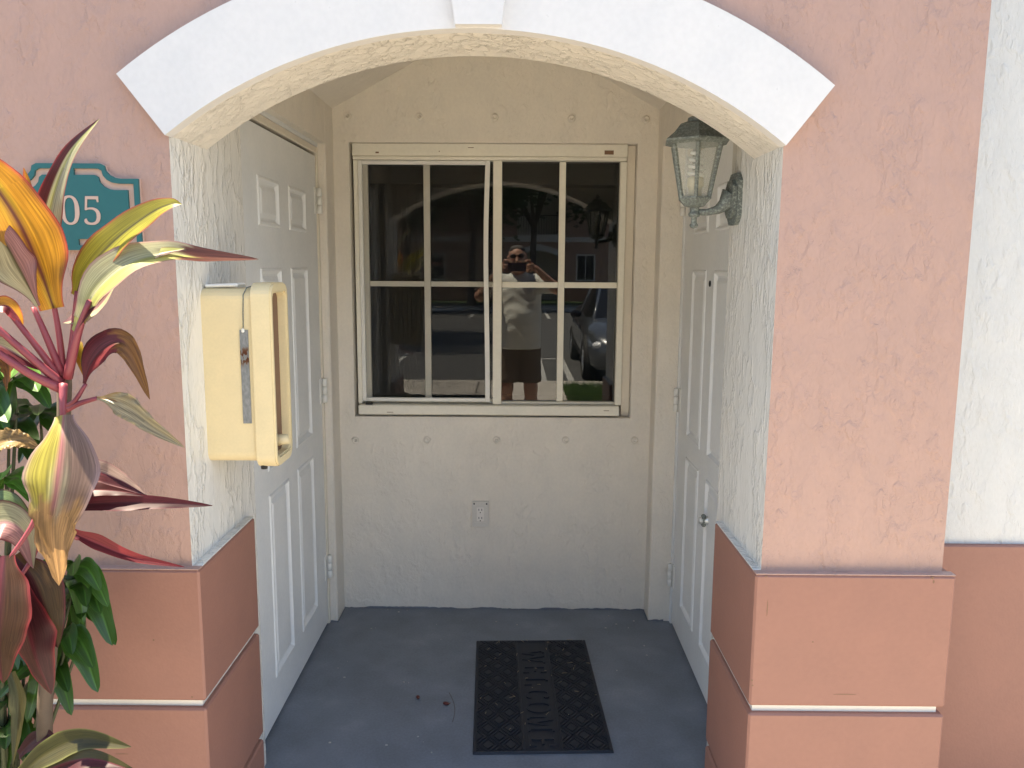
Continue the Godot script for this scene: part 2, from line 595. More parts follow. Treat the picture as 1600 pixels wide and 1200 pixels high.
	var ky := ARC_Y + ARC_R
	slab(st, PackedVector2Array([Vector2(ARC_X - 0.042, ky - 0.010), Vector2(ARC_X + 0.058, ky - 0.010), Vector2(ARC_X + 0.085, ky + 0.22), Vector2(ARC_X - 0.072, ky + 0.22)]), -1.86, -1.818)
	part("keystone", st, M.trim, band_o)
	# the rest of the house: roof, far walls, the room behind the window
	part("roof", bx(-6.2, 6.7, 6.0, 6.25, -10, -1.84), M.roof, house)
	part("side_wall", bx(-6.0, -5.8, -0.24, 6.0, -9.8, -2.1), M.pink, house)
	part("side_wall", bx(6.3, 6.5, -0.24, 6.0, -9.8, -2.3), M.offwhite, house)
	part("rear_wall", bx(-6.0, 6.5, -0.24, 6.0, -10, -9.8), M.pink, house)
	part("room_floor", bx(-3.6, 3.4, -0.24, 0.02, -9.6, -3.665), M.room, house)
	part("room_ceiling", bx(-3.6, 3.4, 2.45, 2.7, -9.6, -3.665), M.room, house)
	part("room_wall", bx(-3.8, -3.6, -0.24, 2.7, -9.6, -3.5), M.room, house)
	part("room_wall", bx(3.4, 3.6, -0.24, 2.7, -9.6, -3.5), M.room, house)
	part("room_wall", bx(-3.8, 3.6, -0.24, 2.7, -9.75, -9.6), M.room, house)
	part("room_wall", bx(-3.6, -0.95, -0.24, 2.7, -3.9, -3.66), M.room, house)
	part("room_wall", bx(0.75, 3.4, -0.24, 2.7, -3.9, -3.66), M.room, house)
	# floor paint brushed raggedly up the foot of the walls
	var rr := RandomNumberGenerator.new()
	rr.seed = 77
	for e in [[Vector3(-0.782, 0, -3.5165), Vector3(0.593, 0, -3.5165)], [Vector3(-0.7785, 0, -3.52), Vector3(-0.7785, 0, -3.372)], [Vector3(-0.7785, 0, -3.3685), Vector3(-0.82, 0, -3.3685)], [Vector3(0.5895, 0, -3.52), Vector3(0.5895, 0, -3.405)], [Vector3(0.5895, 0, -3.4015), Vector3(0.66, 0, -3.4015)]]:
		st = S()
		var steps := int((e[1] - e[0]).length() / 0.011) + 2
		var hgt := 0.005
		for i in steps:
			var p0: Vector3 = e[0].lerp(e[1], float(i) / steps)
			var p1: Vector3 = e[0].lerp(e[1], float(i + 1) / steps)
			var nh := clampf(hgt + rr.randf_range(-0.003, 0.003), 0.002, 0.009)
			quad(st, p0, p0 + Vector3(0, hgt, 0), p1 + Vector3(0, nh, 0), p1)
			hgt = nh
		part("paint_edge", st, M.floor, house)
	# chips and scratches in the base's paint
	for c in [[1197, 901, 4, 3], [1457, 903, 5, 4], [1459, 909, 3, 6], [1175, 1063, 3, 4], [1176, 1071, 3, 3], [1199, 950, 1.6, 30], [1270, 1003, 3, 3], [240, 1000, 3, 4], [300, 1089, 4, 3], [1320, 1085, 40, 1.4], [190, 1178, 26, 1.4]]:
		var mid := at(c[0], c[1], -1.8415)
		var hw: float = c[2] * 0.00072
		var hh: float = c[3] * 0.00072
		st = S()
		slab(st, PackedVector2Array([Vector2(-hw, -hh * 0.4), Vector2(-hw * 0.3, -hh), Vector2(hw * 0.8, -hh * 0.7), Vector2(hw, hh * 0.3), Vector2(hw * 0.2, hh), Vector2(-hw * 0.7, hh * 0.6)]), 0.0, 0.0006, Transform3D(Basis.IDENTITY, Vector3(mid.x, mid.y, -1.8421)))
		part("paint_chip", st, M.brown, house)
	# anchor caps for storm shutters on the back wall
	for p in [[-0.716, 2.178], [-0.415, 2.176], [-0.098, 2.175], [0.224, 2.172], [0.537, 2.17], [-0.715, 0.787], [-0.396, 0.79], [-0.086, 0.792], [0.221, 0.794], [0.527, 0.796]]:
		st = S(true)
		lathe(st, [Vector2(0.016, -0.002), Vector2(0.016, 0.007), Vector2(0.012, 0.012), Vector2(0.007, 0.013), Vector2(0.006, 0.005), Vector2(0, 0.005)], 14, Transform3D(Basis(Vector3.RIGHT, PI / 2), Vector3(p[0], p[1], -3.52)))
		part("anchor_cap", st, M.cream, house)

func build_window() -> void:
	var w := thing("sliding_window", "white sliding window with mirrored dark panes in the entry's back wall", "window", Vector3(-0.1, 0.9, -3.56))
	var o := -w.position
	var b := func(called: String, x0: float, x1: float, y0: float, y1: float, z0: float, z1: float, m: Material, parent: Node, bev := 0.002) -> MeshInstance3D:
		var st := S()
		box(st, Vector3(x0, y0, z0) + o, Vector3(x1, y1, z1) + o, bev)
		return part(called, st, m, parent)
	var z := -3.556
	b.call("header", -0.708, 0.468, 2.020, 2.072, -3.655, z + 0.010, M.old_white, w)
	b.call("header_lip", -0.704, 0.464, 2.004, 2.019, -3.65, z + 0.014, M.old_white, w)
	b.call("side_jamb", -0.706, -0.687, 0.945, 2.003, -3.65, z, M.old_white, w)
	b.call("side_jamb", 0.440, 0.468, 0.945, 2.003, -3.65, z, M.old_white, w)
	b.call("sill", -0.702, 0.458, 0.900, 0.944, -3.655, z + 0.026, M.old_white, w, 0.004)
	b.call("filler", 0.469, 0.504, 0.896, 2.071, -3.655, z - 0.012, M.casing, w, 0.0)
	b.call("filler", -0.709, 0.469, 0.896, 0.8995, -3.655, -3.60, M.casing, w, 0.0)
	b.call("meeting_stile", -0.105, -0.067, 0.946, 2.003, -3.64, z + 0.004, M.old_white, w)
	# left sash lies behind the insect screen, right sash is fixed
	for s in 2:
		var xs: Array = [[-0.650, -0.409, -0.381, -0.106], [-0.066, 0.180, 0.208, 0.439]][s]
		var ys: Array = [[0.968, 1.466, 1.489, 2.000], [0.958, 1.464, 1.489, 2.002]][s]
		var zf: float = [-3.588, -3.572][s]
		var sash: MeshInstance3D = b.call("muntin", xs[1], xs[2], ys[0], ys[3], zf - 0.012, zf, M.old_white, w)
		b.call("muntin", xs[0], xs[1] - 0.0005, ys[1], ys[2], zf - 0.011, zf - 0.001, M.old_white, w)
		b.call("muntin", xs[2] + 0.0005, xs[3], ys[1], ys[2], zf - 0.011, zf - 0.001, M.old_white, w)
		if s == 0:
			b.call("sash_stile", -0.686, -0.651, 0.946, 2.002, zf - 0.03, zf, M.old_white, w)
			b.call("sash_rail", -0.6505, -0.106, 0.946, 0.967, zf - 0.03, zf, M.old_white, w)
		else:
			b.call("sash_rail", -0.066, 0.439, 0.946, 0.957, zf - 0.03, zf + 0.004, M.old_white, w)
		for i in 2:
			for k in 2:
				b.call("pane", [xs[0], xs[2]][i] - 0.012, [xs[1], xs[3]][i] + 0.012, [ys[0], ys[2]][k] - 0.010, [ys[1], ys[3]][k] + 0.010, zf - 0.022, zf - 0.018, M.glass, w, 0.0)
	# insect screen in a thin, bent aluminium frame
	var scr := b.call("screen_mesh", -0.682, -0.110, 0.966, 2.000, z - 0.0135, z - 0.0132, M.screen, w, 0.0) as MeshInstance3D
	b.call("screen_frame", -0.686, -0.669, 0.957, 2.003, z - 0.018, z + 0.002, M.white_metal, scr)
	b.call("screen_frame", -0.6685, -0.139, 1.986, 2.0025, z - 0.018, z + 0.0015, M.white_metal, scr)
	b.call("screen_frame", -0.6685, -0.139, 0.957, 0.973, z - 0.018, z + 0.0015, M.white_metal, scr)
	var st := S()
	var prev: Array = []
	for i in 13:
		var t := i / 12.0
		var bend := 0.011 * sin(PI * t) - 0.004 * sin(TAU * t)
		var yy := lerpf(0.957, 2.003, t)
		var row := [Vector3(-0.138 - bend * 0.6, yy, z + 0.002 + bend) + o, Vector3(-0.118 - bend * 0.6, yy, z + 0.002 + bend) + o, Vector3(-0.118 - bend * 0.6, yy, z - 0.016 + bend) + o, Vector3(-0.138 - bend * 0.6, yy, z - 0.016 + bend) + o]
		if prev.size():
			for k in 4:
				quad(st, prev[k], row[k], row[(k + 1) % 4], prev[(k + 1) % 4])
		prev = row
	part("screen_frame", st, M.white_metal, scr)
	b.call("track_slot", -0.671, -0.640, 0.946, 0.953, z - 0.004, z + 0.0272, M.dark, w, 0.0)
	b.call("rust_patch", 0.369, 0.408, 2.030, 2.047, z, z + 0.0108, M.brown, w, 0.0)
	for c in [[-0.60, 2.034, 0.007, 0.003], [-0.20, 2.056, 0.012, 0.0012], [-0.335, 2.040, 0.002, 0.002], [0.40, 0.925, 0.012, 0.0012], [-0.56, 0.912, 0.014, 0.0012]]:
		b.call("paint_chip", c[0] - c[2], c[0] + c[2], c[1] - c[3], c[1] + c[3], z, z + (0.0108 if c[1] > 1.5 else 0.0268), M.brown, w, 0.0)
	# vertical blind drawn to one side, under its head rail
	var vb := thing("vertical_blind", "beige vertical blind drawn aside behind the window glass", "blind", Vector3(-0.55, 0.9, -3.74))
	var head := S()
	box(head, Vector3(-0.2, 1.02, -0.02), Vector3(1.1, 1.125, 0.03), 0.003)
	part("head_rail", head, M.blind, vb)
	for i in 13:
		st = S()
		box(st, Vector3(-0.04, -0.02, -0.0007), Vector3(0.04, 1.02, 0.0007), 0.0, Transform3D(Basis(Vector3.UP, 1.15 + 0.05 * sin(i * 2.3)), Vector3(-0.115 + i * 0.020, 0.0, 0.0)))
		part("vane", st, M.blind, vb)

func panel_mesh(w: float, h: float) -> SurfaceTool:
	# raised moulding, cove, then a raised field: six-panel pressed door
	var st := S()
	var prof := [Vector2(0.0, 0.0), Vector2(0.004, 0.0045), Vector2(0.010, 0.005), Vector2(0.014, -0.001), Vector2(0.020, -0.007), Vector2(0.026, -0.007), Vector2(0.040, 0.001), Vector2(0.044, 0.0015)]
	for i in prof.size() - 1:
		var p: Vector2 = prof[i]
		var q: Vector2 = prof[i + 1]
		var a := [Vector3(p.x, p.x, p.y), Vector3(w - p.x, p.x, p.y), Vector3(w - p.x, h - p.x, p.y), Vector3(p.x, h - p.x, p.y)]
		var b := [Vector3(q.x, q.x, q.y), Vector3(w - q.x, q.x, q.y), Vector3(w - q.x, h - q.x, q.y), Vector3(q.x, h - q.x, q.y)]
		for k in 4:
			quad(st, a[k], b[k], b[(k + 1) % 4], a[(k + 1) % 4])
	var e: Vector2 = prof[-1]
	quad(st, Vector3(e.x, e.x, e.y), Vector3(e.x, h - e.x, e.y), Vector3(w - e.x, h - e.x, e.y), Vector3(w - e.x, e.x, e.y))
	return st

# local x runs from the hinge edge, z out of the door's face
func door(called: String, label: String, base: Vector3, bas: Basis, mirror: bool, hinge_y: Array) -> Node3D:
	var d := thing(called, label, "door", base)
	d.basis = bas
	var W := 0.93
	var top := 1.992
	var us := [0.0, 0.175, 0.405, 0.525, 0.755, W]
	var vs := [0.012, 0.155, 0.800, 0.880, 1.548, 1.682, 1.838, top]
	var sx := -1.0 if mirror else 1.0
	var st := S()
	for i in 5:
		for k in 7:
			if i % 2 == 1 and k % 2 == 1:
				continue
			var a := Vector3(us[i] * sx, vs[k], 0)
			var b := Vector3(us[i + 1] * sx, vs[k + 1], 0)
			quad(st, a, Vector3(a.x, b.y, 0), b, Vector3(b.x, a.y, 0))
	box(st, Vector3(minf(0, W * sx), 0.012, -0.044), Vector3(maxf(0, W * sx), top, -0.012))
	quad(st, Vector3(0, vs[0], 0), Vector3(W * sx, vs[0], 0), Vector3(W * sx, vs[0], -0.02), Vector3(0, vs[0], -0.02))
	quad(st, Vector3(0, top, 0), Vector3(W * sx, top, 0), Vector3(W * sx, top, -0.02), Vector3(0, top, -0.02))
	quad(st, Vector3(0, vs[0], 0), Vector3(0, top, 0), Vector3(0, top, -0.02), Vector3(0, vs[0], -0.02))
	part("slab", st, M.door, d)
	for i in [1, 3]:
		for k in [1, 3, 5]:
			var p := part("panel", panel_mesh(us[i + 1] - us[i], vs[k + 1] - vs[k]), M.door, d)
			p.position = Vector3(us[i] if not mirror else -us[i + 1], vs[k], 0)
	# frame round the slab
	for f in [[-0.040, -0.005, 0.0, 2.03], [W + 0.004, W + 0.04, 0.0, 2.03]]:
		st = S()
		box(st, Vector3(minf(f[0] * sx, f[1] * sx), f[2], -0.06), Vector3(maxf(f[0] * sx, f[1] * sx), f[3], 0.006), 0.003)
		part("frame", st, M.casing if mirror else M.door, d)
	st = S()
	box(st, Vector3(minf(-0.040 * sx, (W + 0.04) * sx), 2.0305, -0.06), Vector3(maxf(-0.040 * sx, (W + 0.04) * sx), 2.06, 0.006), 0.003)
	part("frame", st, M.door, d)
	st = S()
	box(st, Vector3(minf(-0.0045 * sx, W * sx), 2.0035, -0.05), Vector3(maxf(-0.0045 * sx, W * sx), 2.030, 0.004), 0.003)
	part("head_strip", st, M.casing, d)
	st = S()
	box(st, Vector3(minf(0.0, W * sx), 0.0, -0.05), Vector3(maxf(0.0, W * sx), 0.012, -0.006))
	part("threshold", st, M.lamp_metal, d)
	for y in hinge_y:
		st = S()
		box(st, Vector3(minf(-0.004 * sx, 0.030 * sx), y - 0.052, -0.002), Vector3(maxf(-0.004 * sx, 0.030 * sx), y + 0.052, 0.003), 0.001)
		var hinge := part("hinge", st, M.white_metal, d)
		for k in 3:
			st = S(true)
			tube(st, [Vector3(-0.006 * sx, y - 0.050 + k * 0.0342, 0.013), Vector3(-0.006 * sx, y - 0.050 + k * 0.0342 + 0.0322, 0.013)], [0.0105, 0.0105], 10)
			part("knuckle", st, M.white_metal, hinge)
	return d

func build_doors() -> void:
	# local x -> -z for neither: the left door faces +x with its hinges at the far end, the right one faces -x
	var left := door("front_door", "white six-panel door with white hinges behind the cream wall box", Vector3(-0.818, 0, -3.345), Basis(Vector3(0, 0, -1), Vector3.UP, Vector3(1, 0, 0)), true, [1.815, 1.035, 0.262])
	left.set_meta("group", "panelled entry doors")
	var right := door("front_door", "white six-panel door with a peephole below the wall lantern", Vector3(0.690, 0, -3.372), Basis(Vector3(0, 0, 1), Vector3.UP, Vector3(-1, 0, 0)), false, [1.815, 1.0, 0.225])
	right.set_meta("group", "panelled entry doors")
	var st := S(true)
	lathe(st, [Vector2(0.011, 0), Vector2(0.011, 0.003), Vector2(0.007, 0.004), Vector2(0.006, 0.001), Vector2(0, 0.001)], 14, Transform3D(Basis(Vector3.RIGHT, PI / 2), Vector3(0.464, 1.500, 0)))
	part("peephole", st, M.dark, right)
	# lock body without its knob
	st = S(true)
	lathe(st, [Vector2(0.017, 0), Vector2(0.017, 0.004), Vector2(0.013, 0.009), Vector2(0.010, 0.018), Vector2(0.013, 0.025), Vector2(0.012, 0.031), Vector2(0.005, 0.034), Vector2(0, 0.034)], 18, Transform3D(Basis(Vector3.RIGHT, PI / 2), Vector3(0.575, 0.66, 0)))
	var knob := part("knob", st, mat(Color(0.62, 0.63, 0.62), 0.35, 0.5, 0.5), right)
	st = S()
	box(st, Vector3(0.566, 0.638, 0.008), Vector3(0.586, 0.682, 0.024), 0.004)
	part("lock_case", st, M.lamp_metal, knob)

func build_lantern() -> void:
	var c := Vector3(0.479, 1.74, -2.235)
	var L := thing("wall_lantern", "weathered grey hexagonal lantern on a bracket under the arch", "lantern", c)
	# local: y 0 = lower rim of the glass cage
	var hexa := func(r: float, y: float, k: int) -> Vector3:
		var a := TAU * (k + 0.5) / 6.0 + 0.15
		return Vector3(cos(a) * r, y, sin(a) * r)
	var rb := 0.040
	var rt := 0.068
	var h := 0.142
	# cage: six posts, two rims
	for k in 6:
		var st := S()
		var a: Vector3 = hexa.call(rb + 0.002, 0.004, k)
		var b: Vector3 = hexa.call(rt + 0.002, h, k)
		tube(st, [a, b], [0.0055, 0.0065], 6)
		part("post", st, M.lamp_metal, L)
		st = S()
		var n := (k + 1) % 6
		var q := [hexa.call(rb, 0.005, k), hexa.call(rt, h, k), hexa.call(rt, h, n), hexa.call(rb, 0.005, n)]
		quad(st, q[0], q[1], q[2], q[3])
		part("pane", st, M.lantern_glass, L)
	var st := S()
	var ph := 0.5 + 0.15 * 6 / TAU
	lathe(st, [Vector2(0.012, -0.022), Vector2(0.030, -0.018), Vector2(0.048, 0.000), Vector2(0.048, 0.006), Vector2(0.0, 0.006)], 6, Transform3D.IDENTITY, ph)
	part("lower_rim", st, M.lamp_metal, L)
	st = S()
	lathe(st, [Vector2(0.0, h), Vector2(0.072, h), Vector2(0.094, h + 0.006), Vector2(0.094, h + 0.011), Vector2(0.070, h + 0.030), Vector2(0.052, h + 0.052), Vector2(0.030, h + 0.060), Vector2(0.030, h + 0.068), Vector2(0.018, h + 0.074), Vector2(0.0, h + 0.078)], 6, Transform3D.IDENTITY, ph)
	var roof := part("roof", st, M.lamp_metal, L)
	st = S(true)
	lathe(st, [Vector2(0.006, h + 0.074), Vector2(0.012, h + 0.086), Vector2(0.004, h + 0.10), Vector2(0, h + 0.104)], 10)
	part("finial", st, M.lamp_metal, roof)
	# spiral bulb in its socket
	st = S(true)
	lathe(st, [Vector2(0.0, 0.006), Vector2(0.018, 0.006), Vector2(0.018, 0.030), Vector2(0.022, 0.034), Vector2(0.022, 0.056), Vector2(0.012, 0.060), Vector2(0, 0.060)], 14)
	var bulb := part("bulb_base", st, mat(Color(0.70, 0.62, 0.40), 0.5), L)
	st = S(true)
	var pts := []
	var rad := []
	for i in 61:
		var t := i / 60.0
		var a := t * TAU * 3.5
		var r: float = 0.019 * (1.0 - 0.35 * t)
		pts.append(Vector3(cos(a) * r, 0.060 + t * 0.062, sin(a) * r))
		rad.append(0.0048)
	tube(st, pts, rad, 7)
	part("bulb", st, mat(Color(0.85, 0.85, 0.80), 0.35), bulb)
	# neck, knob below, bracket arm and wall plate
	st = S(true)
	lathe(st, [Vector2(0, -0.078), Vector2(0.009, -0.075), Vector2(0.012, -0.069), Vector2(0.008, -0.063), Vector2(0.008, -0.048), Vector2(0.015, -0.045), Vector2(0.016, -0.038), Vector2(0.0125, -0.034), Vector2(0.0125, -0.022), Vector2(0.016, -0.018)], 14)
	part("stem", st, M.lamp_metal, L)
	st = S(true)
	tube(st, [Vector3(0.010, -0.034, 0), Vector3(0.035, -0.034, 0), Vector3(0.060, -0.028, 0), Vector3(0.078, -0.016, 0), Vector3(0.098, 0.004, 0)], [0.0085, 0.009, 0.012, 0.018, 0.034], 12)
	part("arm", st, M.lamp_metal, L)
	st = S()
	var oct := PackedVector2Array([Vector2(-0.030, -0.068), Vector2(0.030, -0.068), Vector2(0.054, -0.045), Vector2(0.054, 0.045), Vector2(0.030, 0.068), Vector2(-0.030, 0.068), Vector2(-0.054, 0.045), Vector2(-0.054, -0.045)])
	var xf := Transform3D(Basis(Vector3(0, 0, 1), Vector3.UP, Vector3(-1, 0, 0)), Vector3(0.114, 0.0, 0))
	slab(st, oct, 0.0, 0.012, xf)
	var small := PackedVector2Array()
	for p in oct:
		small.append(p * 0.72)
	slab(st, small, 0.011, 0.022, xf)
	part("wall_plate", st, M.lamp_metal, L)

func build_wall_box() -> void:
	var B := thing("wall_box", "cream plastic box with open front and rusty metal strip on the pier", "wall box", Vector3(-0.782, 1.28, -2.065))
	# local frame: z' = out of the wall (+x), x' along the wall (-z), y up
	var xf := Transform3D(Basis(Vector3(0, 0, -1), Vector3.UP, Vector3(1, 0, 0)), Vector3.ZERO)
	var o1 := round_rect(-0.066, 0.066, -0.220, 0.220, 0.026)
	var i1 := round_rect(-0.060, 0.060, -0.214, 0.214, 0.022)
	var st := S(true)
	st.set_smooth_group(-1)
	ring(st, o1, i1, 0.0, 0.137, xf)
	slab(st, i1, 0.085, 0.089, xf)
	part("body", st, M.plastic, B)
	var o2 := round_rect(-0.074, 0.074, -0.234, 0.234, 0.034, 7)
	var i2 := round_rect(-0.060, 0.060, -0.208, 0.208, 0.020, 7)
	st = S()
	ring(st, o2, i2, 0.126, 0.172, xf)
	var o3 := round_rect(-0.071, 0.071, -0.231, 0.231, 0.032, 7)
	var i3 := round_rect(-0.063, 0.063, -0.212, 0.212, 0.022, 7)
	ring(st, o3, i3, 0.17, 0.177, xf)
	part("front_rim", st, M.plastic, B)
	st = S()
	slab(st, round_rect(-0.0605, 0.0605, -0.2085, 0.2085, 0.0205), 0.130, 0.153, xf)
	part("back_plate", st, M.brown, B)
	st = S(true)
	tube(st, [Vector3(0.15, -0.178, -0.012), Vector3(0.182, -0.176, -0.020)], [0.016, 0.013], 10)
	part("peg", st, M.plastic, B)
	# metal strip on the side that faces the pavement, with the cord above it
	st = S()
	var uvq := [Vector3(0.094, 0.118, 0.0685), Vector3(0.115, 0.118, 0.0685), Vector3(0.115, -0.118, 0.0685), Vector3(0.094, -0.118, 0.0685)]
	var uv := [Vector2(0, 0), Vector2(0.2, 0), Vector2(0.2, 1), Vector2(0, 1)]
	for t in [[0, 1, 2], [0, 2, 3]]:
		for k in t:
			st.set_uv(uv[k])
			st.add_vertex(uvq[k])
	box(st, Vector3(0.094, -0.118, 0.064), Vector3(0.115, 0.118, 0.0682))
	var rm := mat(Color(0.8, 0.8, 0.8), 0.45, 0.5, 0.4)
	rm.albedo_texture = T.rust
	part("metal_strip", st, rm, B)
	st = S(true)
	tube(st, [Vector3(0.104, 0.112, 0.070), Vector3(0.105, 0.16, 0.0685), Vector3(0.107, 0.205, 0.0675), Vector3(0.112, 0.222, 0.055), Vector3(0.125, 0.228, 0.03)], [0.0014, 0.0014, 0.0014, 0.0014, 0.0014], 6)
	part("cord", st, M.lamp_metal, B)
	st = S()
	box(st, Vector3(0.100, 0.112, 0.067), Vector3(0.107, 0.122, 0.074), 0.002)
	part("clip", st, M.white_metal, B)
	st = S()
	box(st, Vector3(0.012, 0.2205, -0.02), Vector3(0.095, 0.229, 0.045), 0.003, Transform3D(Basis(Vector3.BACK, 0.04), Vector3.ZERO))
	part("top_bracket", st, M.white_metal, B)
	for zz in [0.048, -0.040]:
		st = S(true)
		tube(st, [Vector3(0.136, -0.240, zz), Vector3(0.136, -0.222, zz)], [0.008, 0.010], 10)
		part("foot", st, M.dark, B)

func build_plaque() -> void:
	# centre of the sign; its outline steps down at both upper corners
	var c := Vector3(-1.008, 1.682, -1.866)
	var P := thing("house_number_sign", "teal house number sign with pink grooves on the pink wall", "sign", c)
	var w := 0.157
	var outline := func(g: float) -> PackedVector2Array:
		var pts := [Vector2(w - g, -0.094 + g), Vector2(w - g, 0.067 - g)]
		for i in 5:
			var a := i / 4.0 * PI / 2
			pts.append(Vector2(0.118 - g * 0.6 - sin(a) * 0.036 + 0.0, 0.067 - g + (1.0 - cos(a)) * 0.028))
		pts.append(Vector2(0.072 - g * 0.5, 0.100 - g))
		var out := PackedVector2Array(pts)
		for i in range(pts.size() - 1, -1, -1):
			out.append(Vector2(-pts[i].x, pts[i].y))
		return out
	var st := S()
	slab(st, outline.call(0.0), 0.0, 0.006)
	part("backing", st, M.plaque_pink, P)
	st = S()
	var o: PackedVector2Array = outline.call(0.001)
	var i1: PackedVector2Array = outline.call(0.012)
	ring(st, o, i1, 0.004, 0.0125)
	part("border", st, M.teal, P)
	st = S()
	slab(st, outline.call(0.026), 0.004, 0.0125)
	part("field", st, M.teal, P)
	for y in [0.083, -0.075]:
		st = S()
		box(st, Vector3(-0.022, y - 0.012, 0.004), Vector3(0.012, y + 0.012, 0.0124))
		part("bridge", st, M.teal, P)
	var font := SystemFont.new()
	font.font_names = PackedStringArray(["Droid Serif"])
	var xs := [-0.001, 0.050]
	for k in 2:
		var t := TextMesh.new()
		t.text = "05"[k]
		t.font = font
		t.font_size = 64
		t.pixel_size = 0.00138
		t.depth = 0.003
		t.curve_step = 1.0
		var d := part("digit", t, M.plaque_pink, P)
		d.position = Vector3(xs[k], -0.006, 0.0128)

func build_small_things() -> void:
	# outlet cover on the back wall
	var oc := thing("outlet", "grey weatherproof double socket on the entry's back wall", "socket", Vector3(-0.158, 0.453, -3.52))
	var gm := mat(Color(0.66, 0.63, 0.58), 0.5)
	var st := S()
	slab(st, round_rect(-0.037, 0.037, -0.058, 0.058, 0.004), 0.0, 0.014)
	part("cover", st, gm, oc)
	st = S()
	ring(st, round_rect(-0.029, 0.029, -0.042, 0.042, 0.003), round_rect(-0.026, 0.026, -0.039, 0.039, 0.003), 0.013, 0.0165)
	part("gasket_rim", st, gm, oc)
	st = S()
	slab(st, round_rect(-0.016, 0.016, -0.032, 0.032, 0.003), 0.012, 0.017)
	var face := part("face", st, mat(Color(0.78, 0.74, 0.69), 0.45), oc)
	for y in [0.017, -0.021]:
		for s in [-0.0065, 0.0065]:
			st = S()
			box(st, Vector3(s - 0.0014, y, 0.016), Vector3(s + 0.0014, y + 0.009, 0.0173))
			part("slot", st, M.dark, face)
		st = S()
		slab(st, round_rect(-0.0024, 0.0024, y - 0.011, y - 0.006, 0.002), 0.016, 0.0173)
		part("slot", st, M.dark, face)
	for s in [-0.028, 0.028]:
		st = S(true)
		sphere(st, Vector3(s, 0.048, 0.014), Vector3(0.004, 0.004, 0.003), 6)
		part("screw", st, M.dark, oc)
	build_mat()
	# two seed pods and a twig on the floor
	var podm := mat(Color(0.10, 0.018, 0.014), 0.45)
	for p in [[653, 1089, 0.4, 0.0065, "dark dried seed pod on the porch floor away from the doormat"], [697, 1099, 1.2, 0.008, "dark red seed pod beside the thin twig near the doormat"]]:
		var q := at(p[0], p[1], -2.6)
		var r := CAM + (q - CAM) * ((0.006 - CAM.y) / (q.y - CAM.y))
		var pod := thing("seed_pod", p[4], "seed pod", Vector3(r.x, 0.0, r.z), p[2], "seed pods on the porch floor")
		st = S(true)
		sphere(st, Vector3(0, 0.0058, 0), Vector3(p[3], 0.0058, p[3] * 1.5), 8)
		part("pod", st, podm, pod)
		st = S(true)
		tube(st, [Vector3(0, 0.008, p[3] * 1.5), Vector3(0.002, 0.011, p[3] * 2.1)], [0.002, 0.001], 6)
		part("stalk", st, M.brown, pod)
	# paint flakes and grit scattered on the floor
	var fr := RandomNumberGenerator.new()
	fr.seed = 12
	st = S()
	for i in 44:
		var p := Vector3(fr.randf_range(-0.72, 0.55), 0.002, fr.randf_range(-3.45, -2.1))
		if fr.randf() < 0.35:
			p.z = fr.randf_range(-3.5, -3.3)
		var s := fr.randf_range(0.0012, 0.0042)
		box(st, p - Vector3(s, 0.0015, s * 0.7), p + Vector3(s, 0.0012, s * 0.7), 0.0006)
	var grit := part("grit", st, mat(Color(0.42, 0.41, 0.38), 0.9))
	grit.set_meta("kind", "stuff")
	tag(grit, "pale paint flakes and grit scattered on the porch floor", "grit")
	st = S(true)
	var pts := []
	var rad := []
	for i in 9:
		var t := i / 8.0
		var q := at(lerpf(702, 707, t) + 6 * sin(t * PI), lerpf(1082, 1128, t), -2.6)
		var r := CAM + (q - CAM) * ((0.0025 - CAM.y) / (q.y - CAM.y))
		pts.append(Vector3(r.x, 0.0022, r.z))
		rad.append(0.0008)
	tube(st, pts, rad, 6)
	tag(part("twig", st, mat(Color(0.12, 0.09, 0.07), 0.8)), "thin curved dry twig lying on the grey porch floor", "twig")

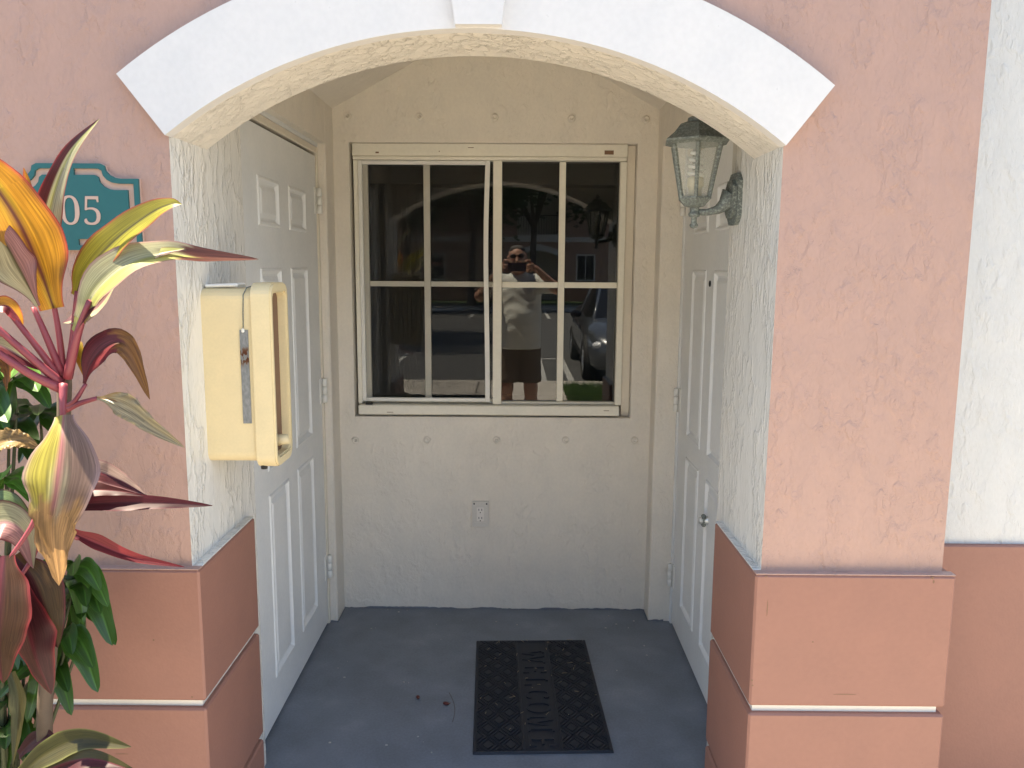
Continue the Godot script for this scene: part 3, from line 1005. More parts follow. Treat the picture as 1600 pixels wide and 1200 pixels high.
func build_mat() -> void:
	var W := 0.456
	var D := 0.785
	var Dm := thing("doormat", "black rubber doormat with raised lattice and WELCOME lettering", "doormat", Vector3(0.082, 0.0, -2.797), 0.035)
	var st := S()
	box(st, Vector3(-W / 2, 0.0005, -D / 2), Vector3(W / 2, 0.006, D / 2), 0.002)
	part("sheet", st, M.rubber, Dm)
	st = S()
	for s in [-1, 1]:
		box(st, Vector3(s * (W / 2 - 0.006) - 0.005, 0.005, -D / 2 + 0.002), Vector3(s * (W / 2 - 0.006) + 0.005, 0.0095, D / 2 - 0.002), 0.0015)
		box(st, Vector3(-W / 2 + 0.012, 0.005, s * (D / 2 - 0.006) - 0.0045), Vector3(W / 2 - 0.012, 0.0095, s * (D / 2 - 0.006) + 0.0045), 0.0015)
		box(st, Vector3(s * 0.062 - 0.004, 0.005, -D / 2 + 0.012), Vector3(s * 0.062 + 0.004, 0.0095, D / 2 - 0.012), 0.0015)
	part("border", st, M.rubber, Dm)
	# lattice of rhombs with ribs between them, in the two side fields
	var a := 0.0745
	var b := 0.0950
	for side in [-1, 1]:
		var x0: float = 0.068 if side > 0 else -W / 2 + 0.012
		var x1: float = W / 2 - 0.012 if side > 0 else -0.068
		st = S()
		var rows := int((D - 0.02) / b) + 1
		for i in range(-1, 4):
			for k in range(-1, rows * 2 + 1):
				var cx := x0 + (i + (0.5 if k % 2 else 0.0)) * a
				var cz := -D / 2 + 0.03 + k * b / 2
				rib(st, [Vector2(cx - a * 0.24, cz), Vector2(cx, cz - b * 0.24), Vector2(cx + a * 0.24, cz), Vector2(cx, cz + b * 0.24)], x0, x1, D)
				for q in [[1, 1], [1, -1]]:
					var ex: float = cx + q[0] * a * 0.25
					var ez: float = cz + q[1] * b * 0.25
					var dir := Vector2(a * q[0], -b * q[1]).normalized()
					var nn := Vector2(dir.y, -dir.x)
					var m: Vector2 = Vector2(ex, ez)
					var l := Vector2(a, b).length() * 0.21
					for off in [-0.0062, 0.0062]:
						var p: Vector2 = m + nn * float(off)
						rib(st, [p - dir * l - nn * 0.0032, p + dir * l - nn * 0.0032, p + dir * l + nn * 0.0032, p - dir * l + nn * 0.0032], x0, x1, D)
		part("lattice", st, M.rubber, Dm)
	var font := SystemFont.new()
	font.font_names = PackedStringArray(["Droid Serif"])
	font.font_weight = 700
	var z := -0.315
	for ch in "WELCOME":
		var t := TextMesh.new()
		t.text = ch
		t.font = font
		t.font_size = 48
		t.pixel_size = 0.0026
		t.depth = 0.005
		t.curve_step = 1.5
		var adv := 0.115 if ch in "WM" else 0.092
		var o := part("letter", t, M.rubber, Dm)
		# text lies on its back and reads towards the pavement
		o.basis = Basis(Vector3(0, 0, 1), Vector3(1, 0, 0), Vector3(0, 1, 0)) * Basis.from_scale(Vector3(0.92, 1.02, 1.0))
		o.position = Vector3(0.0, 0.0082, z + adv / 2)
		z += adv
	# dry grass and crumbs lying on it
	st = S(true)
	var r := RandomNumberGenerator.new()
	r.seed = 5
	for i in 46:
		var near := r.randf()
		var p := Vector3(r.randf_range(-W / 2, W / 2), 0.0105, lerpf(-D / 2, D / 2, near * near))
		var an := r.randf() * TAU
		var l := r.randf_range(0.002, 0.012)
		var d := Vector3(cos(an), 0.05, sin(an)) * l
		tube(st, [p - d, p + Vector3(0, 0.002, l * 0.3), p + d], [0.0007, 0.0010, 0.0006], 4)
	var crumbs := part("dry_crumbs", st, mat(Color(0.34, 0.27, 0.17), 0.9), Dm)
	crumbs.set_meta("kind", "stuff")

func rib(st: SurfaceTool, p: Array, x0: float, x1: float, D: float) -> void:
	var poly := PackedVector2Array(p)
	var clip := PackedVector2Array([Vector2(x0, -D / 2 + 0.012), Vector2(x1, -D / 2 + 0.012), Vector2(x1, D / 2 - 0.012), Vector2(x0, D / 2 - 0.012)])
	for q in Geometry2D.intersect_polygons(poly, clip):
		if q.size() < 3:
			continue
		var xf := Transform3D(Basis(Vector3(1, 0, 0), Vector3(0, 0, 1), Vector3(0, -1, 0)), Vector3.ZERO)
		# local z1 is up: mirror so that the top is the front
		slab(st, q, -0.0098, -0.005, xf)

func spline(p: Array, t: float) -> Vector3:
	var n := p.size() - 1
	var f := clampf(t, 0.0, 1.0) * n
	var i := mini(int(f), n - 1)
	var u := f - i
	var p1: Vector3 = p[i]
	var p2: Vector3 = p[i + 1]
	var p0: Vector3 = p[i - 1] if i > 0 else p1 * 2.0 - p2
	var p3: Vector3 = p[i + 2] if i + 2 <= n else p2 * 2.0 - p1
	return p1.cubic_interpolate(p2, p0, p3, u)

# one strap leaf: spine, half width, colours of left half, right half, margin, midrib, dry tip
func leaf(spine: Array, half: float, col: Dictionary, face: Vector3, fold := 0.25, seed_ := 1) -> SurfaceTool:
	var st := S(true)
	var r := RandomNumberGenerator.new()
	r.seed = seed_
	var ph := r.randf() * TAU
	var rows := 26
	var cols := 12
	var grid := []
	var side := Vector3.ZERO
	var peak: float = col.get("peak", 0.42)
	var turn: float = col.get("twist", 0.0)
	for i in rows + 1:
		var t := float(i) / rows
		var c := spline(spine, t)
		var d := (spline(spine, t + 0.02) - spline(spine, t - 0.02)).normalized()
		var s := d.cross(face).normalized()
		side = s if i == 0 else (side * 0.5 + s * 0.5).normalized()
		var sd := side.rotated(d, turn * t)
		var nr := sd.cross(d).normalized()
		var w := half * (pow(t / peak, 0.85) if t < peak else pow(maxf(0.0, (1.0 - t) / (1.0 - peak)), float(col.get("blunt", 0.72))))
		if t < peak:
			w = half * lerpf(float(col.get("foot", 0.12)), 1.0, ss(0.0, peak, t))
		w = maxf(w, 0.0006)
		var row := []
		for k in cols + 1:
			var q := k * 2.0 / cols - 1.0
			var wave := sin(t * 17.0 + ph + q * 1.3) * 0.05 + sin(t * 31.0 + ph * 2.0) * 0.03
			var crumple: float = col.get("dry", 2.0)
			if t > crumple and not col.has("flat"):
				wave += 0.30 * sin(q * 7.0 + t * 40.0 + ph) * ss(crumple, crumple + 0.1, t)
			row.append(c + sd * (q * w) + nr * (w * (fold * absf(q) + wave * q * q)))
		grid.append(row)
	var shade := func(t: float, q: float) -> Color:
		var a: Color = col.a if q < float(col.get("split", 0.0)) else col.b
		var m := ss(0.10, 0.30, absf(q) + 0.10 * sin(t * 9.0 + ph))
		var c: Color = a.lerp(col.get("c", a), (1.0 - m) * 0.6)
		c = c.lerp(a * 0.85, (0.35 + 0.35 * sin(q * 19.0 + sin(t * 6.0 + ph) * 3.0)) if absf(q) > 0.15 else 0.0)
		c = c.lerp(col.edge, ss(0.80, 0.97, absf(q)))
		c = c.lerp(col.rib, 1.0 - ss(0.02, 0.10, absf(q)))
		var dry: float = col.get("dry", 2.0)
		var z := ss(dry - 0.03, dry + 0.03, t + 0.05 * sin(q * 6.0 + ph) + 0.03 * sin(q * 15.0))
		var dc: Color = col.get("tip", Color(0.45, 0.27, 0.10))
		c = c.lerp(dc.lerp(dc * 0.55, 0.5 + 0.5 * sin(q * 12.0 + t * 14.0 + ph)), z)
		c.a = 1.0
		return c
	var put := func(i: int, k: int) -> void:
		st.set_color(shade.call(float(i) / rows, k * 2.0 / cols - 1.0))
		st.set_uv(Vector2(float(k) / cols, float(i) / rows * 1.5))
		st.add_vertex(grid[i][k])
	for i in rows:
		for k in cols:
			for v in [[i, k], [i + 1, k], [i + 1, k + 1], [i, k], [i + 1, k + 1], [i, k + 1]]:
				put.call(v[0], v[1])
	return st

func px(list: Array) -> Array:
	var out := []
	for p in list:
		out.append(at(p[0], p[1], p[2]))
	return out

func build_plants() -> void:
	var lm := mat(Color(1, 1, 1), 0.42)
	lm.vertex_color_use_as_albedo = true
	lm.albedo_texture = T.vein
	lm.backlight_enabled = true
	lm.backlight = Color(1.0, 1.0, 1.0)
	var stalk := mat(Color(0.21, 0.038, 0.05), 0.5)
	var cane := tri3(mat(Color(0.17, 0.12, 0.08), 0.8), Vector3(4, 4, 4))
	cane.albedo_texture = T.concrete
	var crimson := Color(0.46, 0.06, 0.07)
	var maroon := Color(0.11, 0.028, 0.035)
	var wine := Color(0.20, 0.035, 0.05)
	var olive := Color(0.42, 0.38, 0.04)
	var lime := Color(0.60, 0.62, 0.20)
	var pale := Color(0.66, 0.64, 0.40)
	var amber := Color(0.62, 0.30, 0.03)
	var tan_ := Color(0.60, 0.40, 0.17)
	var rust := Color(0.30, 0.12, 0.03)
	var moss := Color(0.10, 0.09, 0.03)
	var rose := Color(0.55, 0.30, 0.30)
	var F := Vector3(-0.12, 0.75, 1.0)
	var foot := at(40, 1330, -1.52)
	foot.y = -0.12
	var ti := thing("ti_plant", "tall ti plant with long red edged leaves before the house number", "plant", foot)
	var o := func(pts: Array) -> Array:
		var out := []
		for p in pts:
			out.append(p - ti.position)
		return out
	var st := S(true)
	tube(st, o.call([foot, at(70, 1100, -1.52), at(92, 860, -1.53), at(99, 700, -1.52), at(101, 600, -1.51), at(102, 560, -1.51)]), [0.017, 0.015, 0.013, 0.012, 0.013, 0.008], 10)
	part("cane", st, cane, ti)
	var n := 0
	# stalks run from the crown to each blade
	for s in [
		[[[100, 590, -1.505], [92, 520, -1.50], [80, 455, -1.495]], 0.0055],
		[[[100, 592, -1.50], [70, 520, -1.49], [52, 480, -1.49]], 0.006],
		[[[105, 592, -1.50], [114, 530, -1.50], [121, 455, -1.495]], 0.0065],
		[[[106, 590, -1.49], [122, 520, -1.47], [140, 470, -1.46]], 0.007],
		[[[97, 600, -1.49], [50, 560, -1.46], [-30, 490, -1.43]], 0.007],
		[[[97, 608, -1.485], [40, 580, -1.45], [-40, 525, -1.42]], 0.0075],
		[[[97, 596, -1.50], [60, 545, -1.48], [0, 470, -1.47]], 0.006],
		[[[104, 635, -1.50], [118, 625, -1.49], [134, 600, -1.49]], 0.0045],
		[[[104, 640, -1.50], [125, 630, -1.49], [152, 622, -1.48]], 0.005],
		[[[99, 600, -1.48], [98, 630, -1.465], [99, 655, -1.46]], 0.0065],
		[[[100, 660, -1.50], [60, 800, -1.46], [10, 880, -1.44]], 0.005],
		[[[98, 720, -1.51], [60, 850, -1.50], [30, 905, -1.48]], 0.005],
		[[[96, 760, -1.51], [110, 830, -1.52], [122, 842, -1.53]], 0.005],
		[[[98, 700, -1.52], [108, 740, -1.54], [122, 752, -1.56]], 0.005],
		[[[97, 720, -1.52], [105, 770, -1.55], [122, 789, -1.57]], 0.005],
	]:
		st = S(true)
		var pts: Array = o.call(px(s[0]))
		var smooth := []
		var rad := []
		for i in 9:
			smooth.append(spline(pts, i / 8.0))
			rad.append(s[1] * lerpf(1.25, 0.75, i / 8.0))
		tube(st, smooth, rad, 8)
		part("stalk", st, stalk, ti)
	for L in [
		# upright leaf before the sign
		{"p": [[78, 470, -1.495], [68, 400, -1.50], [82, 310, -1.50], [110, 240, -1.49], [155, 186, -1.475]], "w": 0.0205, "a": maroon, "b": pale, "edge": crimson, "rib": lime, "c": lime, "fold": 0.22, "peak": 0.40, "foot": 0.35, "split": -0.30},
		# broad amber leaf leaning left out of the frame
		{"p": [[84, 482, -1.49], [62, 420, -1.48], [28, 345, -1.46], [-20, 275, -1.43], [-60, 235, -1.41]], "w": 0.056, "a": amber, "b": amber, "edge": crimson, "rib": maroon, "c": olive, "fold": 0.22, "peak": 0.42, "foot": 0.30},
		{"p": [[60, 478, -1.48], [30, 420, -1.47], [0, 370, -1.46], [-60, 310, -1.45]], "w": 0.032, "a": pale, "b": rose, "edge": wine, "rib": moss, "fold": 0.3, "peak": 0.4},
		# green gold leaf pointing right
		{"p": [[118, 462, -1.495], [134, 425, -1.495], [180, 375, -1.49], [232, 335, -1.485], [266, 319, -1.48], [284, 319, -1.478]], "w": 0.027, "blunt": 0.95, "a": olive, "b": Color(0.50, 0.46, 0.05), "edge": crimson, "rib": moss, "c": olive, "fold": 0.2, "peak": 0.36, "foot": 0.25},
		# long arching leaf whose tip crosses the pier
		{"p": [[128, 500, -1.47], [150, 455, -1.465], [200, 412, -1.47], [262, 397, -1.50], [330, 402, -1.55], [404, 405, -1.60]], "w": 0.028, "a": pale, "b": lime, "edge": rose, "rib": pale, "c": lime, "fold": 0.35, "peak": 0.30, "foot": 0.4, "dry": 0.66, "tip": Color(0.20, 0.07, 0.05), "flat": true},
		{"p": [[118, 520, -1.475], [140, 478, -1.47], [186, 430, -1.48], [240, 400, -1.49], [288, 389, -1.51]], "w": 0.022, "a": lime, "b": maroon, "edge": wine, "rib": pale, "fold": 0.35, "peak": 0.35, "foot": 0.4},
		{"p": [[98, 505, -1.50], [126, 495, -1.50], [155, 478, -1.51], [182, 442, -1.52]], "w": 0.016, "a": rose, "b": pale, "edge": rose, "rib": rose, "fold": 0.3},
		# small new leaf
		{"p": [[52, 350, -1.50], [48, 320, -1.50], [44, 290, -1.50], [37, 262, -1.495]], "w": 0.008, "a": Color(0.55, 0.17, 0.05), "b": amber, "edge": crimson, "rib": amber, "fold": 0.4},
		# red leaf that bends over into a brown dry tip
		{"p": [[132, 600, -1.49], [142, 568, -1.488], [165, 543, -1.485], [190, 536, -1.48], [210, 562, -1.475], [234, 624, -1.47]], "w": 0.023, "a": wine, "b": Color(0.28, 0.05, 0.06), "edge": maroon, "rib": maroon, "fold": 0.3, "peak": 0.38, "dry": 0.56, "tip": Color(0.46, 0.21, 0.06)},
		# dry straw coloured leaf
		{"p": [[150, 622, -1.48], [178, 626, -1.475], [205, 640, -1.47], [240, 668, -1.46], [288, 699, -1.46]], "w": 0.016, "a": tan_, "b": pale, "edge": tan_, "rib": rust, "fold": 0.5, "dry": 0.25, "tip": Color(0.80, 0.66, 0.38), "peak": 0.45},
		{"p": [[112, 560, -1.51], [118, 540, -1.515], [125, 560, -1.515], [132, 590, -1.51]], "w": 0.009, "a": Color(0.50, 0.36, 0.04), "b": amber, "edge": amber, "rib": olive, "fold": 0.2},
		# hanging leaf with a burnt end, in front
		{"p": [[99, 648, -1.440], [96, 690, -1.405], [88, 760, -1.375], [80, 830, -1.372], [92, 915, -1.395]], "w": 0.046, "a": Color(0.34, 0.22, 0.17), "b": Color(0.58, 0.50, 0.08), "edge": Color(0.62, 0.42, 0.40), "rib": Color(0.55, 0.22, 0.22), "c": pale, "fold": -0.22, "peak": 0.45, "foot": 0.25, "dry": 0.62, "tip": Color(0.62, 0.36, 0.15)},
		# leaves reaching right, low
		{"p": [[118, 748, -1.56], [150, 738, -1.565], [190, 752, -1.58], [226, 772, -1.59]], "w": 0.018, "a": Color(0.66, 0.48, 0.42), "b": maroon, "edge": rose, "rib": wine, "fold": 0.5, "foot": 0.6, "peak": 0.3},
		{"p": [[112, 770, -1.57], [150, 766, -1.58], [190, 768, -1.59], [232, 775, -1.60]], "w": 0.012, "a": maroon, "b": maroon, "edge": maroon, "rib": wine, "fold": 0.3, "foot": 0.7, "peak": 0.3},
		{"p": [[112, 790, -1.57], [170, 786, -1.58], [250, 786, -1.60], [332, 790, -1.62]], "w": 0.013, "a": wine, "b": maroon, "edge": wine, "rib": maroon, "fold": 0.35, "foot": 0.7, "peak": 0.45},
		{"p": [[112, 832, -1.54], [150, 848, -1.56], [210, 872, -1.59], [288, 886, -1.61]], "w": 0.011, "a": crimson, "b": wine, "edge": crimson, "rib": crimson, "fold": 0.6, "foot": 0.5, "peak": 0.35},
		# dark leaves hanging low on the left
		{"p": [[8, 868, -1.44], [4, 920, -1.42], [-2, 1000, -1.41], [4, 1068, -1.42]], "w": 0.044, "a": Color(0.13, 0.06, 0.03), "b": wine, "edge": crimson, "rib": maroon, "fold": -0.2, "peak": 0.5, "foot": 0.3},
		{"p": [[28, 902, -1.48], [38, 960, -1.465], [56, 1030, -1.46], [80, 1085, -1.465]], "w": 0.036, "a": maroon, "b": Color(0.14, 0.05, 0.045), "edge": crimson, "rib": wine, "fold": -0.2, "peak": 0.5, "foot": 0.3},
		{"p": [[22, 868, -1.50], [48, 900, -1.495], [72, 960, -1.49], [90, 1012, -1.49]], "w": 0.032, "a": Color(0.16, 0.09, 0.03), "b": maroon, "edge": wine, "rib": maroon, "fold": -0.25, "peak": 0.5, "foot": 0.3},
		{"p": [[-30, 830, -1.47], [10, 816, -1.475], [40, 838, -1.48], [52, 888, -1.485]], "w": 0.028, "a": pale, "b": rose, "edge": wine, "rib": rose, "fold": 0.4, "foot": 0.6, "peak": 0.3},
		{"p": [[-30, 705, -1.50], [10, 690, -1.50], [38, 690, -1.51], [62, 700, -1.52]], "w": 0.017, "a": tan_, "b": Color(0.5, 0.36, 0.06), "edge": rust, "rib": rust, "fold": 0.5, "foot": 0.6, "peak": 0.3, "dry": 0.2, "tip": tan_},
		{"p": [[-30, 800, -1.50], [5, 785, -1.50], [35, 805, -1.51], [48, 826, -1.51]], "w": 0.018, "a": Color(0.30, 0.42, 0.18), "b": olive, "edge": maroon, "rib": moss, "fold": 0.3, "foot": 0.6, "peak": 0.3},
		{"p": [[-20, 480, -1.45], [10, 478, -1.46], [26, 492, -1.47], [36, 508, -1.48]], "w": 0.012, "a": amber, "b": wine, "edge": crimson, "rib": wine, "fold": 0.4, "foot": 0.5, "peak": 0.3},
		{"p": [[-30, 535, -1.44], [0, 540, -1.45], [40, 562, -1.46], [62, 578, -1.47]], "w": 0.012, "a": pale, "b": wine, "edge": crimson, "rib": rose, "fold": 0.5, "foot": 0.5, "peak": 0.4},
		{"p": [[-12, 540, -1.48], [4, 548, -1.475], [14, 575, -1.47], [10, 612, -1.47]], "w": 0.015, "a": amber, "b": rust, "edge": rust, "rib": rust, "fold": 0.4, "dry": 0.3, "tip": rust},
		# low leaves near the bottom edge
		{"p": [[30, 1212, -1.47], [70, 1180, -1.46], [130, 1155, -1.455], [205, 1167, -1.45]], "w": 0.019, "a": Color(0.10, 0.10, 0.03), "b": moss, "edge": Color(0.3, 0.3, 0.1), "rib": moss, "fold": 0.3, "foot": 0.5, "peak": 0.5},
		{"p": [[10, 1235, -1.46], [70, 1205, -1.45], [140, 1186, -1.44], [215, 1206, -1.43]], "w": 0.017, "a": moss, "b": maroon, "edge": moss, "rib": wine, "fold": 0.3, "foot": 0.5, "peak": 0.5},
		{"p": [[18, 1050, -1.50], [30, 1090, -1.49], [28, 1140, -1.485], [20, 1196, -1.48]], "w": 0.014, "a": moss, "b": Color(0.12, 0.13, 0.06), "edge": moss, "rib": moss, "fold": 0.3, "foot": 0.5},
		{"p": [[30, 1180, -1.52], [50, 1160, -1.515], [72, 1148, -1.51], [86, 1151, -1.51]], "w": 0.012, "a": maroon, "b": maroon, "edge": maroon, "rib": maroon, "fold": 0.3, "foot": 0.6},
	]:
		n += 1
		var g := F + Vector3(0.25 * sin(n * 1.7), 0.2 * cos(n * 2.3), 0)
		part("leaf", leaf(o.call(px(L.p)), L.w * 1.42, L, g, L.fold, n), lm, ti)
	# umbrella shrub beside and behind it
	var gm := mat(Color(1, 1, 1), 0.32)
	gm.vertex_color_use_as_albedo = true
	gm.albedo_texture = T.vein
	gm.backlight_enabled = true
	gm.backlight = Color(0.45, 0.55, 0.35)
	var foot2 := at(10, 1330, -1.66)
	foot2.y = -0.12
	var sh := thing("umbrella_shrub", "green umbrella shrub with palmate leaves against the terracotta base", "shrub", foot2)
	var stemm := mat(Color(0.06, 0.07, 0.03), 0.7)
	var r := RandomNumberGenerator.new()
	r.seed = 21
	for c in [
		[[22, 590, -1.62], 0.100, 8, 0.6, 0.10], [[10, 660, -1.66], 0.095, 7, -0.2, 0.06], [[62, 640, -1.72], 0.085, 7, 0.3, 0.07],
		[[8, 745, -1.60], 0.075, 7, 0.8, 0.20], [[112, 880, -1.66], 0.085, 8, 0.2, 0.13], [[118, 905, -1.68], 0.100, 8, -0.7, 0.10],
		[[96, 985, -1.64], 0.092, 8, -0.2, 0.09], [[72, 1030, -1.66], 0.085, 7, -0.6, 0.08], [[130, 940, -1.72], 0.08, 7, 0.0, 0.09],
		[[40, 950, -1.70], 0.09, 8, 0.1, 0.08], [[20, 880, -1.66], 0.08, 7, 0.3, 0.12], [[30, 1080, -1.70], 0.09, 8, -0.2, 0.06],
		[[-40, 620, -1.60], 0.1, 8, 0.4, 0.10], [[-50, 760, -1.62], 0.1, 8, 0.2, 0.09], [[-40, 960, -1.60], 0.1, 8, 0.1, 0.09], [[8, 1130, -1.66], 0.09, 8, 0.1, 0.07],
	]:
		var hub := at(c[0][0], c[0][1], c[0][2]) - foot2
		var st2 := S(true)
		var root := Vector3(0.02 * sin(c[0][1]), 0.05, 0.0)
		tube(st2, [root, Vector3(hub.x * 0.3, hub.y * 0.55, hub.z * 0.4), hub - Vector3(0.0, 0.06, 0.0), hub], [0.007, 0.005, 0.003, 0.002], 6)
		var stem := part("stem", st2, stemm, sh)
		for k in c[2]:
			var a: float = TAU * k / c[2] + r.randf_range(-0.2, 0.2)
			var out := Vector3(cos(a), 0.55 * sin(a) + c[3] * 0.25, 0.55 + 0.5 * sin(a)).normalized()
			var len: float = 1.22 * c[1] * r.randf_range(0.8, 1.1)
			var mid := hub + out * len * 0.55 + Vector3(0, -0.004, 0)
			var tip := hub + out * len + Vector3(0, -0.35 * len, 0.15 * len)
			var g := c[4] * r.randf_range(0.8, 1.25) as float
			var green := Color(g * 0.75, g * 1.7, g * 0.26)
			var lf := leaf([hub, hub.lerp(mid, 0.35), mid, tip], len * 0.23, {"a": green, "b": green * 0.85, "edge": green * 1.2, "rib": green * 1.6, "peak": 0.55, "foot": 0.05, "blunt": 0.5}, Vector3(0.1 * cos(a), 0.75, 0.65), 0.22, n)
			n += 1
			part("leaflet", lf, gm, stem)

func build_outside() -> void:
	# planting bed under the shrubs
	var soil := tri3(mat(Color(0.16, 0.11, 0.075), 0.95), Vector3(1.5, 1.5, 1.5))
	soil.albedo_texture = T.concrete
	struct("soil", bx(-5.9, -0.93, -0.24, -0.085, -1.842, -0.95, 0.02), soil)
	struct("lawn", bx(0.64, 5.6, -0.24, -0.07, 1.3, 3.75, 0.02), soil)
	struct("lawn", bx(-6.0, -2.07, -0.24, -0.07, -0.9, 4.34, 0.02), soil)
	grass("grass", "short bright green grass on the lawn strip beside the parked car", [Rect2(0.63, 1.3, 3.0, 2.45)], 9000, 3)
	grass("grass", "green grass on the lawn beyond the planting bed", [Rect2(-5.0, -0.8, 2.9, 5.1)], 9000, 4)
	# parking stalls
	var lines := Node3D.new()
	lines.name = "parking_lines"
	add_child(lines)
	lines.set_meta("kind", "structure")
	for x in [0.43, 0.86]:
		part("line", bx(x - 0.05, x + 0.05, -0.22, -0.215, 4.56, 8.35), M.lines, lines)
	part("line", bx(0.481, 0.809, -0.22, -0.215, 8.25, 8.35), M.lines, lines)
	for x in [-4.9, -2.2, 3.4, 6.0]:
		part("line", bx(x - 0.05, x + 0.05, -0.22, -0.215, 4.56, 9.2), M.lines, lines)
	for x in [-7.0, -4.3, -1.6, 1.1, 3.8, 6.5]:
		part("line", bx(x - 0.05, x + 0.05, -0.22, -0.215, 20.2, 25.0), M.lines, lines)
	for i in 5:
		var st := S()
		var prof := PackedVector2Array([Vector2(-0.08, 0), Vector2(0.08, 0), Vector2(0.06, 0.11), Vector2(0.04, 0.13), Vector2(-0.04, 0.13), Vector2(-0.06, 0.11)])
		slab(st, prof, -0.9, 0.9, Transform3D(Basis(Vector3(0, 0, 1), Vector3.UP, Vector3(-1, 0, 0)), Vector3.ZERO))
		var o := part("wheel_stop", st, M.lines)
		o.position = Vector3(-5.65 + i * 2.7, -0.22, 24.6)
		tag(o, "low white concrete wheel stop across the car park", "wheel stop", "wheel stops across the car park")
	struct("pavement", bx(-40, 40, -0.3, -0.10, 25.4, 27.6, 0.02), M.pavement)
	struct("lawn", bx(-40, 40, -0.3, -0.11, 27.6, 60, 0.02), mat(Color(0.05, 0.09, 0.025), 0.95))
	build_opposite()
	tree("shade_tree", "broad dark shade tree across the car park before the pink house", Vector3(-4.6, -0.15, 26.6), 8.2, 3.4, 1)
	tree("shade_tree", "shade tree with a slim bare trunk before the balcony", Vector3(0.6, -0.15, 27.0), 9.0, 2.6, 2)
	tree("shade_tree", "shade tree beyond the end of the pink house", Vector3(9.5, -0.15, 26.4), 8.5, 3.2, 3)
	tree("shade_tree", "dense tree at the far left of the car park", Vector3(-11.5, -0.15, 25.6), 8.8, 3.8, 4)
	tree("shade_tree", "low spreading tree in the middle of the car park", Vector3(-6.0, -0.22, 11.8), 7.0, 3.4, 5)
	tree("shade_tree", "tall tree standing before the arched entry across the car park", Vector3(-1.9, -0.15, 26.4), 8.6, 2.9, 6)
	build_car()

func grass(called: String, label: String, rects: Array, count: int, seed_: int) -> void:
	var r := RandomNumberGenerator.new()
	r.seed = seed_
	var st := S()
	for b in 3:
		var x := (b - 1) * 0.008
		var lean := (b - 1) * 0.018
		tri(st, Vector3(x - 0.003, 0, 0), Vector3(x + lean * 0.5, 0.05, 0.004), Vector3(x + 0.003, 0, 0))
		tri(st, Vector3(x - 0.0022, 0.02, 0), Vector3(x + lean, 0.085, 0.012), Vector3(x + 0.0022, 0.02, 0))
	st.generate_normals()
	var mm := MultiMesh.new()
	mm.transform_format = MultiMesh.TRANSFORM_3D
	mm.use_colors = true
	mm.mesh = st.commit()
	mm.instance_count = count
	for i in count:
		var q: Rect2 = rects[i % rects.size()]
		var p := Vector3(q.position.x + r.randf() * q.size.x, -0.075, q.position.y + r.randf() * q.size.y)
		mm.set_instance_transform(i, Transform3D(Basis(Vector3.UP, r.randf() * TAU).scaled(Vector3.ONE * r.randf_range(0.7, 1.35)), p))
		var g := r.randf_range(0.75, 1.3)
		mm.set_instance_color(i, Color(0.09 * g, 0.17 * g, 0.035 * g))
	var o := MultiMeshInstance3D.new()
	o.multimesh = mm
	var m := mat(Color(1, 1, 1), 0.6)
	m.vertex_color_use_as_albedo = true
	m.backlight_enabled = true
	m.backlight = Color(0.4, 0.5, 0.2)
	o.material_override = m
	o.name = numbered(called)
	add_child(o)
	o.set_meta("kind", "stuff")
	tag(o, label, "grass")

func tree(called: String, label: String, foot: Vector3, h: float, R: float, seed_: int) -> void:
	var r := RandomNumberGenerator.new()
	r.seed = seed_ * 13
	var t := thing(called, label, "tree", foot, 0.0, "trees across the car park")
	var bark := tri3(mat(Color(0.13, 0.10, 0.08), 0.9), Vector3(2, 2, 2))
	bark.albedo_texture = T.concrete
	var st := S(true)
	var fork := Vector3(0.1, h * 0.36, 0)
	tube(st, [Vector3.ZERO, Vector3(0.04, h * 0.18, 0.03), fork], [0.20, 0.15, 0.12], 10)
	part("trunk", st, bark, t)
	var clumps := []
	for i in 7:
		var a := TAU * i / 7.0 + r.randf() * 0.5
		var e := Vector3(cos(a) * R * r.randf_range(0.45, 0.8), h * r.randf_range(0.55, 0.85), sin(a) * R * r.randf_range(0.45, 0.8))
		st = S(true)
		tube(st, [fork, fork.lerp(e, 0.5) + Vector3(0, 0.3, 0), e], [0.075, 0.045, 0.015], 7)
		part("limb", st, bark, t)
		clumps.append(e)
		for k in 5:
			clumps.append(e + Vector3(r.randf_range(-1, 1), r.randf_range(-0.7, 0.9), r.randf_range(-1, 1)) * R * 0.38)
	for k in 10:
		clumps.append(Vector3(r.randf_range(-1, 1) * R * 0.85, h * r.randf_range(0.42, 0.95), r.randf_range(-1, 1) * R * 0.85))
	var v := PackedVector3Array()
	var c := PackedColorArray()
	for e in clumps:
		var rr: float = R * r.randf_range(0.22, 0.36)
		for i in 200:
			var d := Vector3(r.randfn(), r.randfn() * 0.75, r.randfn()) * rr * 0.55
			var p: Vector3 = e + d
			var n := Vector3(r.randfn(), r.randfn() + 0.8, r.randfn()).normalized()
			var b := frame_of(n)
			var s := r.randf_range(0.10, 0.21)
			var g := r.randf_range(0.7, 1.3)
			var col := Color(0.028 * g, 0.058 * g, 0.016 * g)
			v.append_array([p - b.x * s, p + b.y * s * 0.5, p + b.x * s, p - b.x * s, p + b.x * s, p - b.y * s * 0.5])
			for k in 6:
				c.append(col)
	st = S()
	for i in v.size():
		st.set_color(c[i])
		st.add_vertex(v[i])
	var m := mat(Color(1, 1, 1), 0.5)
	m.vertex_color_use_as_albedo = true
	m.backlight_enabled = true
	m.backlight = Color(0.3, 0.4, 0.15)
	part("crown", st, m, t)

